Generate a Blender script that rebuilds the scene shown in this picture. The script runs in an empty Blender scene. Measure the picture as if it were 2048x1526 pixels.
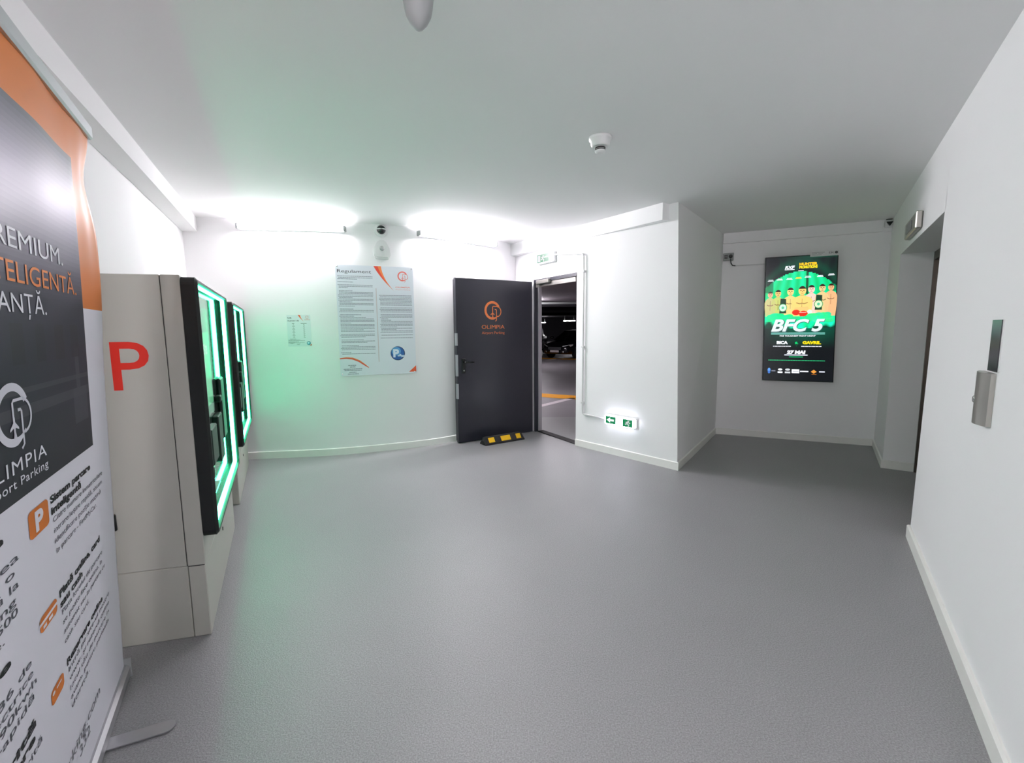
import bpy, math, random
from mathutils import Matrix, Vector

C = bpy.context.scene
COL = C.collection
random.seed(7)

# ------------------------------------------------------------------ camera, world, exposure
PITCH, ROLL, FPX = 0.115, 0.009, 898.0
cd = bpy.data.cameras.new('camera')
cd.sensor_fit = 'HORIZONTAL'
cd.sensor_width = 36.0
cd.lens = FPX / 2048 * 36.0
cd.clip_start = 0.02
cam = bpy.data.objects.new('camera', cd)
COL.objects.link(cam)
cp, sp, cr, sr = math.cos(PITCH), math.sin(PITCH), math.cos(ROLL), math.sin(ROLL)
ax_r = Vector((cr, -sr * sp, -sr * cp))
ax_d = Vector((-sr, -cr * sp, -cr * cp))
ax_f = Vector((0, cp, -sp))
cam.matrix_world = Matrix(((ax_r.x, -ax_d.x, -ax_f.x, 0), (ax_r.y, -ax_d.y, -ax_f.y, 0), (ax_r.z, -ax_d.z, -ax_f.z, 1.5), (0, 0, 0, 1)))
C.camera = cam

w = bpy.data.worlds.new('world')
C.world = w
w.use_nodes = True
w.node_tree.nodes['Background'].inputs[0].default_value = (0.02, 0.02, 0.022, 1)
w.node_tree.nodes['Background'].inputs[1].default_value = 1.0

C.view_settings.view_transform = 'Standard'
C.view_settings.look = 'None'
C.view_settings.exposure = 0.0
C.view_settings.gamma = 1.0
C.view_settings.use_curve_mapping = False
C.cycles.use_denoising = True
C.cycles.max_bounces = 14
C.cycles.diffuse_bounces = 8
C.cycles.sample_clamp_indirect = 10

LAMP_W = (140.0, 320.0)  # radiance of the two wall tubes
FILL_W = 185.0          # radiance of the unseen fill tubes added behind the camera
LED_W = 23.0
GARAGE_W = 150.0
H = 2.76              # ceiling height


# ------------------------------------------------------------------ colours and materials
def lin(c):
    return tuple(((v / 255) / 12.92 if v / 255 <= 0.04045 else ((v / 255 + 0.055) / 1.055) ** 2.4) for v in c)


def mat(name, rgb, rough=0.6, metal=0.0, var=0.04, vscale=3.0, bump=0.0, bscale=200.0, coat=0.0, spec=0.5):
    m = bpy.data.materials.new(name)
    m.use_nodes = True
    nt = m.node_tree
    b = nt.nodes['Principled BSDF']
    b.inputs['Roughness'].default_value = rough
    b.inputs['Metallic'].default_value = metal
    b.inputs['Coat Weight'].default_value = coat
    b.inputs['Specular IOR Level'].default_value = spec
    c = lin(rgb)
    tc = nt.nodes.new('ShaderNodeTexCoord')
    no = nt.nodes.new('ShaderNodeTexNoise')
    no.inputs['Scale'].default_value = vscale
    no.inputs['Detail'].default_value = 4
    nt.links.new(tc.outputs['Object'], no.inputs['Vector'])
    mx = nt.nodes.new('ShaderNodeMix')
    mx.data_type = 'RGBA'
    mx.inputs['A'].default_value = tuple(v * (1 - var) for v in c) + (1,)
    mx.inputs['B'].default_value = tuple(min(1, v * (1 + var)) for v in c) + (1,)
    nt.links.new(no.outputs['Fac'], mx.inputs['Factor'])
    nt.links.new(mx.outputs['Result'], b.inputs['Base Color'])
    if bump:
        n2 = nt.nodes.new('ShaderNodeTexNoise')
        n2.inputs['Scale'].default_value = bscale
        n2.inputs['Detail'].default_value = 3
        nt.links.new(tc.outputs['Object'], n2.inputs['Vector'])
        bp = nt.nodes.new('ShaderNodeBump')
        bp.inputs['Strength'].default_value = bump
        bp.inputs['Distance'].default_value = 0.004
        nt.links.new(n2.outputs['Fac'], bp.inputs['Height'])
        nt.links.new(bp.outputs['Normal'], b.inputs['Normal'])
    return m


def emit(name, rgb, strength):
    m = bpy.data.materials.new(name)
    m.use_nodes = True
    nt = m.node_tree
    nt.nodes.remove(nt.nodes['Principled BSDF'])
    e = nt.nodes.new('ShaderNodeEmission')
    e.inputs[0].default_value = tuple(rgb) + (1,)
    e.inputs[1].default_value = strength
    nt.links.new(e.outputs[0], nt.nodes['Material Output'].inputs[0])
    return m


def attr_mat(name, rough=0.5, emission=0.0, coat=0.0, spec=0.5):
    """Printed ink (or a lit screen) whose colours lie in the mesh attribute 'ink'."""
    m = bpy.data.materials.new(name)
    m.use_nodes = True
    nt = m.node_tree
    b = nt.nodes['Principled BSDF']
    a = nt.nodes.new('ShaderNodeAttribute')
    a.attribute_name = 'ink'
    b.inputs['Roughness'].default_value = rough
    b.inputs['Coat Weight'].default_value = coat
    b.inputs['Specular IOR Level'].default_value = spec
    if emission:
        b.inputs['Base Color'].default_value = (0.01, 0.01, 0.01, 1)
        nt.links.new(a.outputs['Color'], b.inputs['Emission Color'])
        b.inputs['Emission Strength'].default_value = emission
    else:
        nt.links.new(a.outputs['Color'], b.inputs['Base Color'])
    return m


def floor_mat():
    m = bpy.data.materials.new('grey_epoxy')
    m.use_nodes = True
    nt = m.node_tree
    b = nt.nodes['Principled BSDF']
    tc = nt.nodes.new('ShaderNodeTexCoord')
    n1 = nt.nodes.new('ShaderNodeTexNoise')
    n1.inputs['Scale'].default_value = 170
    n1.inputs['Detail'].default_value = 2
    n2 = nt.nodes.new('ShaderNodeTexNoise')
    n2.inputs['Scale'].default_value = 1.3
    n2.inputs['Detail'].default_value = 5
    for n in (n1, n2):
        nt.links.new(tc.outputs['Object'], n.inputs['Vector'])
    r = nt.nodes.new('ShaderNodeValToRGB')
    r.color_ramp.elements[0].position = 0.3
    r.color_ramp.elements[0].color = (0.225, 0.223, 0.230, 1)
    r.color_ramp.elements[1].position = 0.7
    r.color_ramp.elements[1].color = (0.375, 0.372, 0.382, 1)
    nt.links.new(n1.outputs['Fac'], r.inputs['Fac'])
    mx = nt.nodes.new('ShaderNodeMix')
    mx.data_type = 'RGBA'
    mx.blend_type = 'MULTIPLY'
    mx.inputs['Factor'].default_value = 0.12
    nt.links.new(r.outputs['Color'], mx.inputs['A'])
    nt.links.new(n2.outputs['Fac'], mx.inputs['B'])
    nt.links.new(mx.outputs['Result'], b.inputs['Base Color'])
    b.inputs['Roughness'].default_value = 0.42
    b.inputs['Specular IOR Level'].default_value = 0.55
    bp = nt.nodes.new('ShaderNodeBump')
    bp.inputs['Strength'].default_value = 0.35
    bp.inputs['Distance'].default_value = 0.004
    nt.links.new(n1.outputs['Fac'], bp.inputs['Height'])
    nt.links.new(bp.outputs['Normal'], b.inputs['Normal'])
    return m


def brushed(name, rgb, rough=0.3):
    m = mat(name, rgb, rough, 1.0)
    nt = m.node_tree
    b = nt.nodes['Principled BSDF']
    tc = nt.nodes.new('ShaderNodeTexCoord')
    mp = nt.nodes.new('ShaderNodeMapping')
    mp.inputs['Scale'].default_value = (300, 300, 4)
    n = nt.nodes.new('ShaderNodeTexNoise')
    nt.links.new(tc.outputs['Object'], mp.inputs[0])
    nt.links.new(mp.outputs[0], n.inputs['Vector'])
    mr = nt.nodes.new('ShaderNodeMapRange')
    mr.inputs['To Min'].default_value = rough - 0.08
    mr.inputs['To Max'].default_value = rough + 0.12
    nt.links.new(n.outputs['Fac'], mr.inputs['Value'])
    nt.links.new(mr.outputs[0], b.inputs['Roughness'])
    return m


M = dict(
    wall=mat('white_wall_paint', (245, 244, 245), 0.75, var=0.012, vscale=1.5, bump=0.06, bscale=120, spec=0.25),
    ceil=mat('white_ceiling_paint', (241, 240, 241), 0.85, var=0.012, vscale=1.2, bump=0.05, bscale=90, spec=0.2),
    skirt=mat('cream_skirting', (240, 239, 235), 0.5, var=0.03, vscale=8),
    floor=floor_mat(),
    kiosk=mat('kiosk_white', (186, 186, 177), 0.45, var=0.015, bump=0.03, bscale=400),
    seam=mat('dark_seam', (40, 40, 40), 0.8),
    bezel=mat('black_bezel', (13, 18, 17), 0.5, var=0.05),
    glass=mat('kiosk_glass', (58, 64, 62), 0.06, var=0.03, coat=0.6),
    blackp=mat('black_plastic', (16, 17, 18), 0.4),
    steel=brushed('brushed_steel', (176, 174, 168), 0.32),
    dsteel=brushed('dark_steel', (104, 97, 90), 0.35),
    chrome=mat('bright_metal', (220, 220, 220), 0.18, 1.0),
    alu=mat('silver_aluminium', (196, 196, 200), 0.38, 0.9, var=0.03),
    red=mat('red_vinyl', (214, 34, 14), 0.45, var=0.02),
    doorp=mat('anthracite_door_paint', (40, 40, 50), 0.30, var=0.05, vscale=2, bump=0.05, bscale=300),
    plate=mat('pale_lock_plate', (176, 180, 184), 0.4, 0.5),
    rubber=mat('black_rubber', (34, 32, 34), 0.8, var=0.1, vscale=20, bump=0.2, bscale=150),
    yellow=mat('yellow_reflector', (240, 186, 10), 0.45, var=0.06, vscale=30),
    whitep=mat('white_plastic', (232, 232, 232), 0.4, var=0.01),
    greyp=mat('grey_plastic', (160, 163, 163), 0.5, var=0.03),
    conduit=mat('pvc_conduit', (214, 214, 214), 0.5, var=0.02),
    dome=mat('smoked_dome', (36, 34, 40), 0.12, var=0.05, coat=0.5),
    banner=attr_mat('banner_print', 0.42, spec=0.13),
    ink=attr_mat('printed_sheet', 0.35),
    screen=attr_mat('lit_screen', 0.2, 1.25),
    gfloor=mat('garage_floor', (132, 128, 132), 0.45, var=0.15, vscale=1.2),
    gceil=mat('garage_concrete', (176, 168, 176), 0.8, var=0.08, vscale=2),
    gdark=mat('garage_dark_wall', (46, 44, 50), 0.8, var=0.1),
    gyellow=mat('yellow_road_paint', (236, 160, 20), 0.6, var=0.08, vscale=10),
    gwhite=mat('white_road_paint', (216, 206, 210), 0.6, var=0.08, vscale=10),
    carp=mat('dark_car_paint', (22, 21, 25), 0.2, 0.3, var=0.02, coat=0.8),
    carg=mat('car_glass', (10, 10, 12), 0.05, var=0.02, coat=0.5),
    tyre=mat('tyre', (18, 18, 19), 0.8),
    rim=mat('alloy_rim', (150, 150, 156), 0.3, 0.9),
    hlamp=mat('headlamp_glass', (240, 240, 244), 0.35, 0.0, coat=0.5),
    tube=emit('lit_tube', (1.0, 0.94, 1.0), LAMP_W[0]),
    tube_door=emit('lit_tube_door', (1.0, 0.94, 1.0), LAMP_W[1]),
    tube_fill=emit('added_fill_tube', (1.0, 0.955, 0.985), FILL_W),
    led=emit('green_led', (0.06, 1.0, 0.46), LED_W),
    gtube=emit('garage_tube', (1.0, 0.95, 1.0), GARAGE_W),
    indicator=mat('indicator_glass', (58, 54, 60), 0.2, var=0.1, vscale=40),
)
NZ = Vector((0, 0, 1))


# ------------------------------------------------------------------ mesh building
class Frame:
    """A plan frame: s along a wall, n out of it into the room, z up."""
    def __init__(self, a, b, z=0.0):
        self.o = Vector((a[0], a[1], z))
        self.ex = Vector((b[0] - a[0], b[1] - a[1], 0)).normalized()
        self.en = Vector((self.ex.y, -self.ex.x, 0))

    def __call__(self, s, n, z):
        return self.o + self.ex * s + self.en * n + NZ * z


class Skew:
    def __init__(self, o, ex, en):
        self.o, self.ex, self.en = Vector((o[0], o[1], 0)), Vector((ex[0], ex[1], 0)).normalized(), Vector((en[0], en[1], 0)).normalized()

    def __call__(self, s, n, z):
        return self.o + self.ex * s + self.en * n + NZ * z


ID = lambda s, n, z: Vector((s, n, z))


class MB:
    def __init__(self):
        self.v, self.f, self.m, self.sm = [], [], [], []

    def face(self, pts, mi=0, smooth=False):
        i = len(self.v)
        self.v += [Vector(p) for p in pts]
        self.f.append(list(range(i, i + len(pts))))
        self.m.append(mi)
        self.sm.append(smooth)

    def add(self, verts, faces, mi=0, smooth=False):
        i = len(self.v)
        self.v += [Vector(p) for p in verts]
        for f in faces:
            self.f.append([i + k for k in f])
            self.m.append(mi)
            self.sm.append(smooth)

    def box(self, fr, s0, s1, n0, n1, z0, z1, mi=0, bev=0.0):
        """A box in a frame; bev cuts its twelve edges with a chamfer."""
        s0, s1 = min(s0, s1), max(s0, s1)
        n0, n1 = min(n0, n1), max(n0, n1)
        z0, z1 = min(z0, z1), max(z0, z1)
        if bev <= 0:
            p = [fr(s, n, z) for z in (z0, z1) for n in (n0, n1) for s in (s0, s1)]
            self.add(p, [(0, 2, 3, 1), (4, 5, 7, 6), (0, 1, 5, 4), (1, 3, 7, 5), (3, 2, 6, 7), (2, 0, 4, 6)], mi)
            return
        b = min(bev, (s1 - s0) * .49, (n1 - n0) * .49, (z1 - z0) * .49)
        lo, hi = (s0, n0, z0), (s1, n1, z1)
        idx, vs = {}, []
        for a in range(8):
            sg = [(a >> k) & 1 for k in range(3)]
            for ax in range(3):
                q = []
                for k in range(3):
                    e = hi[k] if sg[k] else lo[k]
                    if k != ax:
                        e += -b if sg[k] else b
                    q.append(e)
                idx[(a, ax)] = len(vs)
                vs.append(fr(*q))
        fs = []
        for ax in range(3):
            o = [k for k in range(3) if k != ax]
            for sd in (0, 1):
                fs.append([idx[(sd << ax | x << o[0] | y << o[1], ax)] for x, y in ((0, 0), (1, 0), (1, 1), (0, 1))])
        for ax in range(3):
            o = [k for k in range(3) if k != ax]
            for x in (0, 1):
                for y in (0, 1):
                    a0 = x << o[0] | y << o[1]
                    a1 = a0 | 1 << ax
                    fs.append([idx[(a0, o[0])], idx[(a0, o[1])], idx[(a1, o[1])], idx[(a1, o[0])]])
        for a in range(8):
            fs.append([idx[(a, k)] for k in range(3)])
        self.add(vs, fs, mi)

    def prism(self, fr, poly, n0, n1, mi=0, smooth=False):
        """poly in (s, z), pushed from n0 to n1."""
        k = len(poly)
        vs = [fr(s, n0, z) for s, z in poly] + [fr(s, n1, z) for s, z in poly]
        self.add(vs, [list(range(k)), list(range(2 * k - 1, k - 1, -1))], mi)
        self.add(vs, [(i, i + k, (i + 1) % k + k, (i + 1) % k) for i in range(k)], mi, smooth)

    def ring(self, fr, outer, inner, n0, n1, mi=0):
        k = len(outer)
        vs = []
        for n in (n0, n1):
            vs += [fr(s, n, z) for s, z in outer] + [fr(s, n, z) for s, z in inner]
        fs = []
        for i in range(k):
            j = (i + 1) % k
            fs += [(i, j, j + k, i + k), (2 * k + i, 3 * k + i, 3 * k + j, 2 * k + j), (i, i + 2 * k, j + 2 * k, j), (i + k, j + k, j + 3 * k, i + 3 * k)]
        self.add(vs, fs, mi)

    def lathe(self, o, axis, prof, seg=24, mi=0):
        """prof = (radius, height along the axis) pairs."""
        ax = Vector(axis).normalized()
        u = ax.orthogonal().normalized()
        v = ax.cross(u)
        o = Vector(o)
        vs = [o + ax * h + (u * math.cos(2 * math.pi * i / seg) + v * math.sin(2 * math.pi * i / seg)) * max(r, 1e-4) for r, h in prof for i in range(seg)]
        fs = []
        for k in range(len(prof) - 1):
            for i in range(seg):
                j = (i + 1) % seg
                fs.append((k * seg + i, k * seg + j, (k + 1) * seg + j, (k + 1) * seg + i))
        self.add(vs, fs, mi, True)
        self.add(vs[:seg], [list(range(seg))[::-1]], mi)
        self.add(vs[-seg:], [list(range(seg))], mi)

    def tube(self, pts, r, seg=10, mi=0):
        pts = [Vector(p) for p in pts]
        rings = []
        for i, p in enumerate(pts):
            d = (pts[min(i + 1, len(pts) - 1)] - pts[max(i - 1, 0)]).normalized()
            u = d.cross(NZ)
            u = d.cross(Vector((1, 0, 0))) if u.length < 1e-3 else u
            u.normalize()
            v = d.cross(u)
            rings += [p + (u * math.cos(2 * math.pi * k / seg) + v * math.sin(2 * math.pi * k / seg)) * r for k in range(seg)]
        fs = [(i * seg + k, i * seg + (k + 1) % seg, (i + 1) * seg + (k + 1) % seg, (i + 1) * seg + k) for i in range(len(pts) - 1) for k in range(seg)]
        self.add(rings, fs, mi, True)
        self.add(rings[:seg], [list(range(seg))[::-1]], mi)
        self.add(rings[-seg:], [list(range(seg))], mi)

    def build(self, name, mats, parent=None, ink=None, fix=True):
        mats = mats if isinstance(mats, (list, tuple)) else [mats]
        me = bpy.data.meshes.new(name)
        off = parent.location if parent else Vector((0, 0, 0))
        if parent and parent.parent:
            off = parent.location + parent.parent.location
        me.from_pydata([v - off for v in self.v], [], self.f)
        for m in mats:
            me.materials.append(m)
        me.polygons.foreach_set('material_index', self.m)
        me.polygons.foreach_set('use_smooth', self.sm)
        if ink is not None:
            a = me.color_attributes.new('ink', 'FLOAT_COLOR', 'CORNER')
            k = 0
            for p, c in zip(me.polygons, ink):
                for _ in range(p.loop_total):
                    a.data[k].color = tuple(c) + (1,)
                    k += 1
        me.update()
        if fix:
            import bmesh
            bm = bmesh.new()
            bm.from_mesh(me)
            bmesh.ops.remove_doubles(bm, verts=bm.verts, dist=1e-5)
            bmesh.ops.recalc_face_normals(bm, faces=bm.faces)
            bm.to_mesh(me)
            bm.free()
        o = bpy.data.objects.new(name, me)
        COL.objects.link(o)
        if parent:
            o.parent = parent
        return o


def tag(o, label=None, cat=None, group=None, kind=None):
    for k, v in (('label', label), ('category', cat), ('group', group), ('kind', kind)):
        if v:
            o[k] = v
    return o


def thing(name, label, cat, loc=(0, 0, 0), group=None):
    o = bpy.data.objects.new(name, None)
    o.empty_display_size = 0.1
    o.location = loc
    COL.objects.link(o)
    return tag(o, label, cat, group)


def struct(o):
    o['kind'] = 'structure'
    return o


def copy_tree(o, parent=None):
    c = o.copy()
    COL.objects.link(c)
    c.parent = parent
    for ch in list(o.children):
        copy_tree(ch, c)
    return c


# ------------------------------------------------------------------ printing: flat coloured shapes and lettering
_glyphs = {}


def text_shape(s, bold=0.0, shear=0.0, spacing=1.0):
    key = (s, bold, shear, spacing)
    if key not in _glyphs:
        cu = bpy.data.curves.new('t', 'FONT')
        cu.body = s
        cu.size = 1.0
        cu.offset = bold
        cu.shear = shear
        cu.space_character = spacing
        cu.resolution_u = 4
        ob = bpy.data.objects.new('t', cu)
        COL.objects.link(ob)
        dg = bpy.context.evaluated_depsgraph_get()
        me = bpy.data.meshes.new_from_object(ob.evaluated_get(dg))
        vs = [(v.co.x, v.co.y) for v in me.vertices]
        fs = [list(p.vertices) for p in me.polygons]
        bpy.data.objects.remove(ob)
        bpy.data.curves.remove(cu)
        bpy.data.meshes.remove(me)
        _glyphs[key] = (vs, fs)
    return _glyphs[key]


class Print(MB):
    """Flat shapes laid on a surface map(u, v, lift)."""
    def __init__(self, fmap):
        super().__init__()
        self.map, self.c, self.k = fmap, [], 0

    def lift(self, layer):
        return 0.0004 * (layer + 1)

    def poly(self, pts, rgb, layer=0, lin_in=False):
        self.face([self.map(u, v, self.lift(layer)) for u, v in pts])
        self.c.append(rgb if lin_in else lin(rgb))

    def grid(self, pts4, nu, nv, rgbf, layer=0):
        """pts4 corners (bl, br, tr, tl); rgbf(a, b) gives each cell's colour (linear)."""
        def at(a, b):
            x = [pts4[0][k] * (1 - a) * (1 - b) + pts4[1][k] * a * (1 - b) + pts4[2][k] * a * b + pts4[3][k] * (1 - a) * b for k in (0, 1)]
            return self.map(x[0], x[1], self.lift(layer))
        for i in range(nu):
            for j in range(nv):
                self.face([at(i / nu, j / nv), at((i + 1) / nu, j / nv), at((i + 1) / nu, (j + 1) / nv), at(i / nu, (j + 1) / nv)])
                self.c.append(rgbf((i + .5) / nu, (j + .5) / nv))

    def rect(self, u0, u1, v0, v1, rgb, layer=0):
        self.poly([(u0, v0), (u1, v0), (u1, v1), (u0, v1)], rgb, layer)

    def disc(self, u, v, ru, rv, rgb, layer=0, n=24, a0=0.0, a1=2 * math.pi):
        self.poly([(u + ru * math.cos(a0 + (a1 - a0) * i / n), v + rv * math.sin(a0 + (a1 - a0) * i / n)) for i in range(n)], rgb, layer)

    def stroke(self, pts, wd, rgb, layer=0, closed=False, ku=1.0, kv=1.0):
        """A band of width wd (in u units times ku and v units times kv) along pts; wd may be a list."""
        n = len(pts)
        wl = wd if isinstance(wd, (list, tuple)) else [wd] * n
        L = []
        for i in range(n):
            a = pts[(i - 1) % n] if closed or i > 0 else pts[i]
            b = pts[(i + 1) % n] if closed or i < n - 1 else pts[i]
            dx, dy = (b[0] - a[0]) / ku, (b[1] - a[1]) / kv
            q = math.hypot(dx, dy) or 1
            L.append((-dy / q * wl[i] / 2 * ku, dx / q * wl[i] / 2 * kv))
        for i in range(n if closed else n - 1):
            j = (i + 1) % n
            p, q = pts[i], pts[j]
            self.poly([(p[0] - L[i][0], p[1] - L[i][1]), (q[0] - L[j][0], q[1] - L[j][1]), (q[0] + L[j][0], q[1] + L[j][1]), (p[0] + L[i][0], p[1] + L[i][1])], rgb, layer)

    def text(self, s, u, v, h, rgb, layer=1, width=None, align='l', bold=0.0, shear=0.0, ku=1.0, kv=1.0, slope=0.0, spacing=1.0):
        """Capital height h; width stretches the line to that width."""
        vs, fs = text_shape(s, bold, shear, spacing)
        if not vs:
            return
        x0, x1 = min(p[0] for p in vs), max(p[0] for p in vs)
        k = h / 0.70
        kx = width / (x1 - x0) if width else k * ku
        W = (x1 - x0) * kx
        o = u - (0 if align == 'l' else W / 2 if align == 'c' else W)
        q = [(o + (x - x0) * kx, v + y * k * kv + slope * (x - x0) * kx) for x, y in vs]
        i = len(self.v)
        self.v += [self.map(a, b, self.lift(layer)) for a, b in q]
        for f in fs:
            self.f.append([i + t for t in f])
            self.m.append(0)
            self.sm.append(False)
            self.c.append(lin(rgb))

    def words(self, u0, u1, v, h, rgb, layer=1, seed=0):
        """A line of print too small to read: a row of word-long dashes."""
        r = random.Random(seed)
        u = u0
        span = h * 2.2
        while u < u1 - span * .3:
            e = min(u1, u + span * r.uniform(.9, 3.4))
            self.rect(u, e, v, v + h, rgb, layer)
            u = e + span * .28

    def make(self, name, m, parent=None):
        return self.build(name, m, parent, ink=self.c, fix=False)


def ring_logo(p, u, v, r, rgb, ku=1.0, kv=1.0, layer=1, plane=True):
    """The company's mark: an open ring with a P-shaped loop and a small plane."""
    A = lambda a, q=r: (u + q * math.cos(a) * ku, v + q * math.sin(a) * kv)
    n = 40
    pts = [A(math.radians(25 + 295 * i / n)) for i in range(n + 1)]
    p.stroke(pts, [r * .30 * (1 if i < n - 6 else (n - i) / 6 * .9 + .1) for i in range(n + 1)], rgb, layer, ku=ku, kv=kv)
    B = lambda x, y: (u + r * x * ku, v + r * y * kv)
    loop = [B(.02, -.85), B(.02, .42), B(.10, .50), B(.62, .50)]
    loop += [B(.62 + .62 * math.cos(math.radians(a)), -.14 + .64 * math.sin(math.radians(a))) for a in range(80, -61, -10)]
    loop += [B(.70, -.78)]
    p.stroke(loop, r * .11, rgb, layer, ku=ku, kv=kv)
    stem = [B(.34, .12), B(.52, .12), B(.58, .05), B(.58, -1.20), B(.40, -1.34)]
    p.stroke(stem, r * .11, rgb, layer, ku=ku, kv=kv)
    if plane:
        pl = [(.02, .02), (.07, -.10), (.08, -.28), (.30, -.50), (.30, -.58), (.08, -.48), (.06, -.78), (.14, -.88), (.14, -.93), (.02, -.89),
              (-.10, -.93), (-.10, -.88), (-.02, -.78), (-.04, -.48), (-.28, -.58), (-.28, -.50), (-.04, -.28), (-.03, -.10)]
        c0 = B(.02, -.45)
        q = [B(x, y) for x, y in pl]
        for i in range(len(q)):
            p.poly([c0, q[i], q[(i + 1) % len(q)]], rgb, layer + 1)


# ------------------------------------------------------------------ plan of the place (metres, camera over 0,0)
A_ = (-3.61, 5.10)                # corner left wall / back wall
B_ = (0.07, 6.97)                 # corner back wall / doorway wall
HJ = (0.327, 6.533)               # hinge jamb of the doorway
JJ = (0.818, 5.70)                # other jamb
D_ = (1.72, 4.66)                 # free corner of the pier
E_ = (2.89, 6.28)                 # corner pier return / screen wall
F_ = (4.56, 5.54)                 # corner screen wall / lift wall
R1 = (1.667, 1.386)
LB = (-1.579, 1.0)
back_raw = [A_, (-3.05, 5.205), (-2.5, 5.275), (-2.06, 5.345), (-1.15, 5.70), (-0.75, 5.98), (-0.2, 6.53), B_]


def chaikin(p, it):
    for _ in range(it):
        q = [p[0]]
        for a, b in zip(p, p[1:]):
            q += [(a[0] * .75 + b[0] * .25, a[1] * .75 + b[1] * .25), (a[0] * .25 + b[0] * .75, a[1] * .25 + b[1] * .75)]
        q.append(p[-1])
        p = q
    return p


back = chaikin(back_raw, 3)
FR_TV = Frame(E_, F_)
FR_R = Frame(F_, R1)              # s runs from the screen corner towards the camera
RL = math.hypot(F_[0] - R1[0], F_[1] - R1[1])
FR_DJ = Frame(JJ, D_)             # pier wall
FR_JB = Frame(B_, JJ)             # doorway wall
FR_SIGN = Frame((-2.06, 5.345), (-1.15, 5.70))
FR_PRICE = Frame((-3.05, 5.205), (-2.06, 5.345))
FR_LEFT = Frame(LB, A_)


def offset_line(p, d):
    """A plan polyline pushed d to its right-hand side (into the room)."""
    out = []
    for i, q in enumerate(p):
        n = Vector((0, 0))
        for a, b in ((i - 1, i), (i, i + 1)):
            if a >= 0 and b < len(p):
                t = Vector((p[b][0] - p[a][0], p[b][1] - p[a][1])).normalized()
                n += Vector((t.y, -t.x))
        n.normalize()
        t = Vector((p[min(i + 1, len(p) - 1)][0] - p[max(i - 1, 0)][0], p[min(i + 1, len(p) - 1)][1] - p[max(i - 1, 0)][1]))
        k = 1.0
        if 0 < i < len(p) - 1:
            t0 = Vector((p[i][0] - p[i - 1][0], p[i][1] - p[i - 1][1])).normalized()
            k = 1 / max(.3, n.dot(Vector((t0.y, -t0.x))))
        out.append((q[0] + n.x * d * k, q[1] + n.y * d * k))
    return out


def wall_strip(mb, p, z0, z1, thick=0.15, smooth=False, top=None, mi=0):
    """A wall along p (room on the right-hand side), its thickness behind it; top = plan line at z1 where the wall leans."""
    t = top or p
    bo, bt = offset_line(p, -thick), offset_line(t, -thick)
    k = len(p)
    F = lambda q, z: [Vector((x, y, z)) for x, y in q]
    f0, f1, b0, b1 = F(p, z0), F(t, z1), F(bo, z0), F(bt, z1)
    mb.add(f0 + f1, [(i, i + 1, k + i + 1, k + i) for i in range(k - 1)], mi, smooth)
    mb.add(b0 + b1, [(i + 1, i, k + i, k + i + 1) for i in range(k - 1)], mi, smooth)
    mb.add(f1 + b1, [(i, i + 1, k + i + 1, k + i) for i in range(k - 1)], mi)
    mb.add(f0 + b0, [(i + 1, i, k + i, k + i + 1) for i in range(k - 1)], mi)
    mb.add([f0[0], f1[0], b1[0], b0[0]], [(0, 1, 2, 3)], mi)
    mb.add([f0[-1], f1[-1], b1[-1], b0[-1]], [(3, 2, 1, 0)], mi)


# ------------------------------------------------------------------ floor, ceiling, walls
mb = MB()
mb.box(ID, -4.4, 5.6, -3.5, 7.6, -0.12, 0.0)
struct(mb.build('floor', M['floor']))
mb = MB()
mb.box(ID, -4.4, 5.6, -3.5, 7.6, H, H + 0.12)
struct(mb.build('ceiling', M['ceil']))

mb = MB()
wall_strip(mb, [LB, A_], 0, H)
struct(mb.build('wall_left', M['wall'], fix=False))
mb = MB()
wall_strip(mb, [(-1.70, -3.2), LB], 0, H)
struct(mb.build('wall_corridor', M['wall'], fix=False))
mb = MB()
wall_strip(mb, back, 0, H, smooth=True)
struct(mb.build('wall_back', M['wall'], fix=False))

DT, DB = (1.690, 4.690), (1.748, 4.632)        # the pier's free corner is a little out of plumb
DOOR_Z = 2.20
mb = MB()
wall_strip(mb, [B_, HJ], 0, DOOR_Z, 0.10)
wall_strip(mb, [B_, JJ], DOOR_Z, H, 0.10)
struct(mb.build('wall_doorway', M['wall'], fix=False))
mb = MB()
wall_strip(mb, [JJ, DB, E_], 0, H, 0.12, top=[JJ, DT, E_])
struct(mb.build('wall_pier', M['wall'], fix=False))
mb = MB()
wall_strip(mb, [E_, F_], 0, H)
struct(mb.build('wall_alcove', M['wall'], fix=False))

# lift wall with its deep opening
S_FAR, S_NB, S_NT = RL - 3.985, RL - 2.045, RL - 1.885
LIFT_Z = 2.222
DEEP = 0.36
pt = lambda s, n=0: tuple((FR_R(s, n, 0)).xy)
mb = MB()
wall_strip(mb, [F_, pt(S_FAR)], 0, LIFT_Z, DEEP)
wall_strip(mb, [F_, pt(S_NT)], LIFT_Z, H, DEEP)
wall_strip(mb, [pt(S_NB), R1], 0, H, DEEP, top=[pt(S_NT), R1])
struct(mb.build('wall_right', M['wall'], fix=False))
mb = MB()
wall_strip(mb, [R1, (1.33, 0.9)], 0, H, 0.3)
wall_strip(mb, [(1.33, 0.9), (1.5, -3.2)], 0, H, 0.3)
struct(mb.build('wall_entry', M['wall'], fix=False))
mb = MB()
wall_strip(mb, [(1.5, -3.2), (-1.70, -3.2)], 0, H)
struct(mb.build('wall_rear', M['wall'], fix=False))

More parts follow.
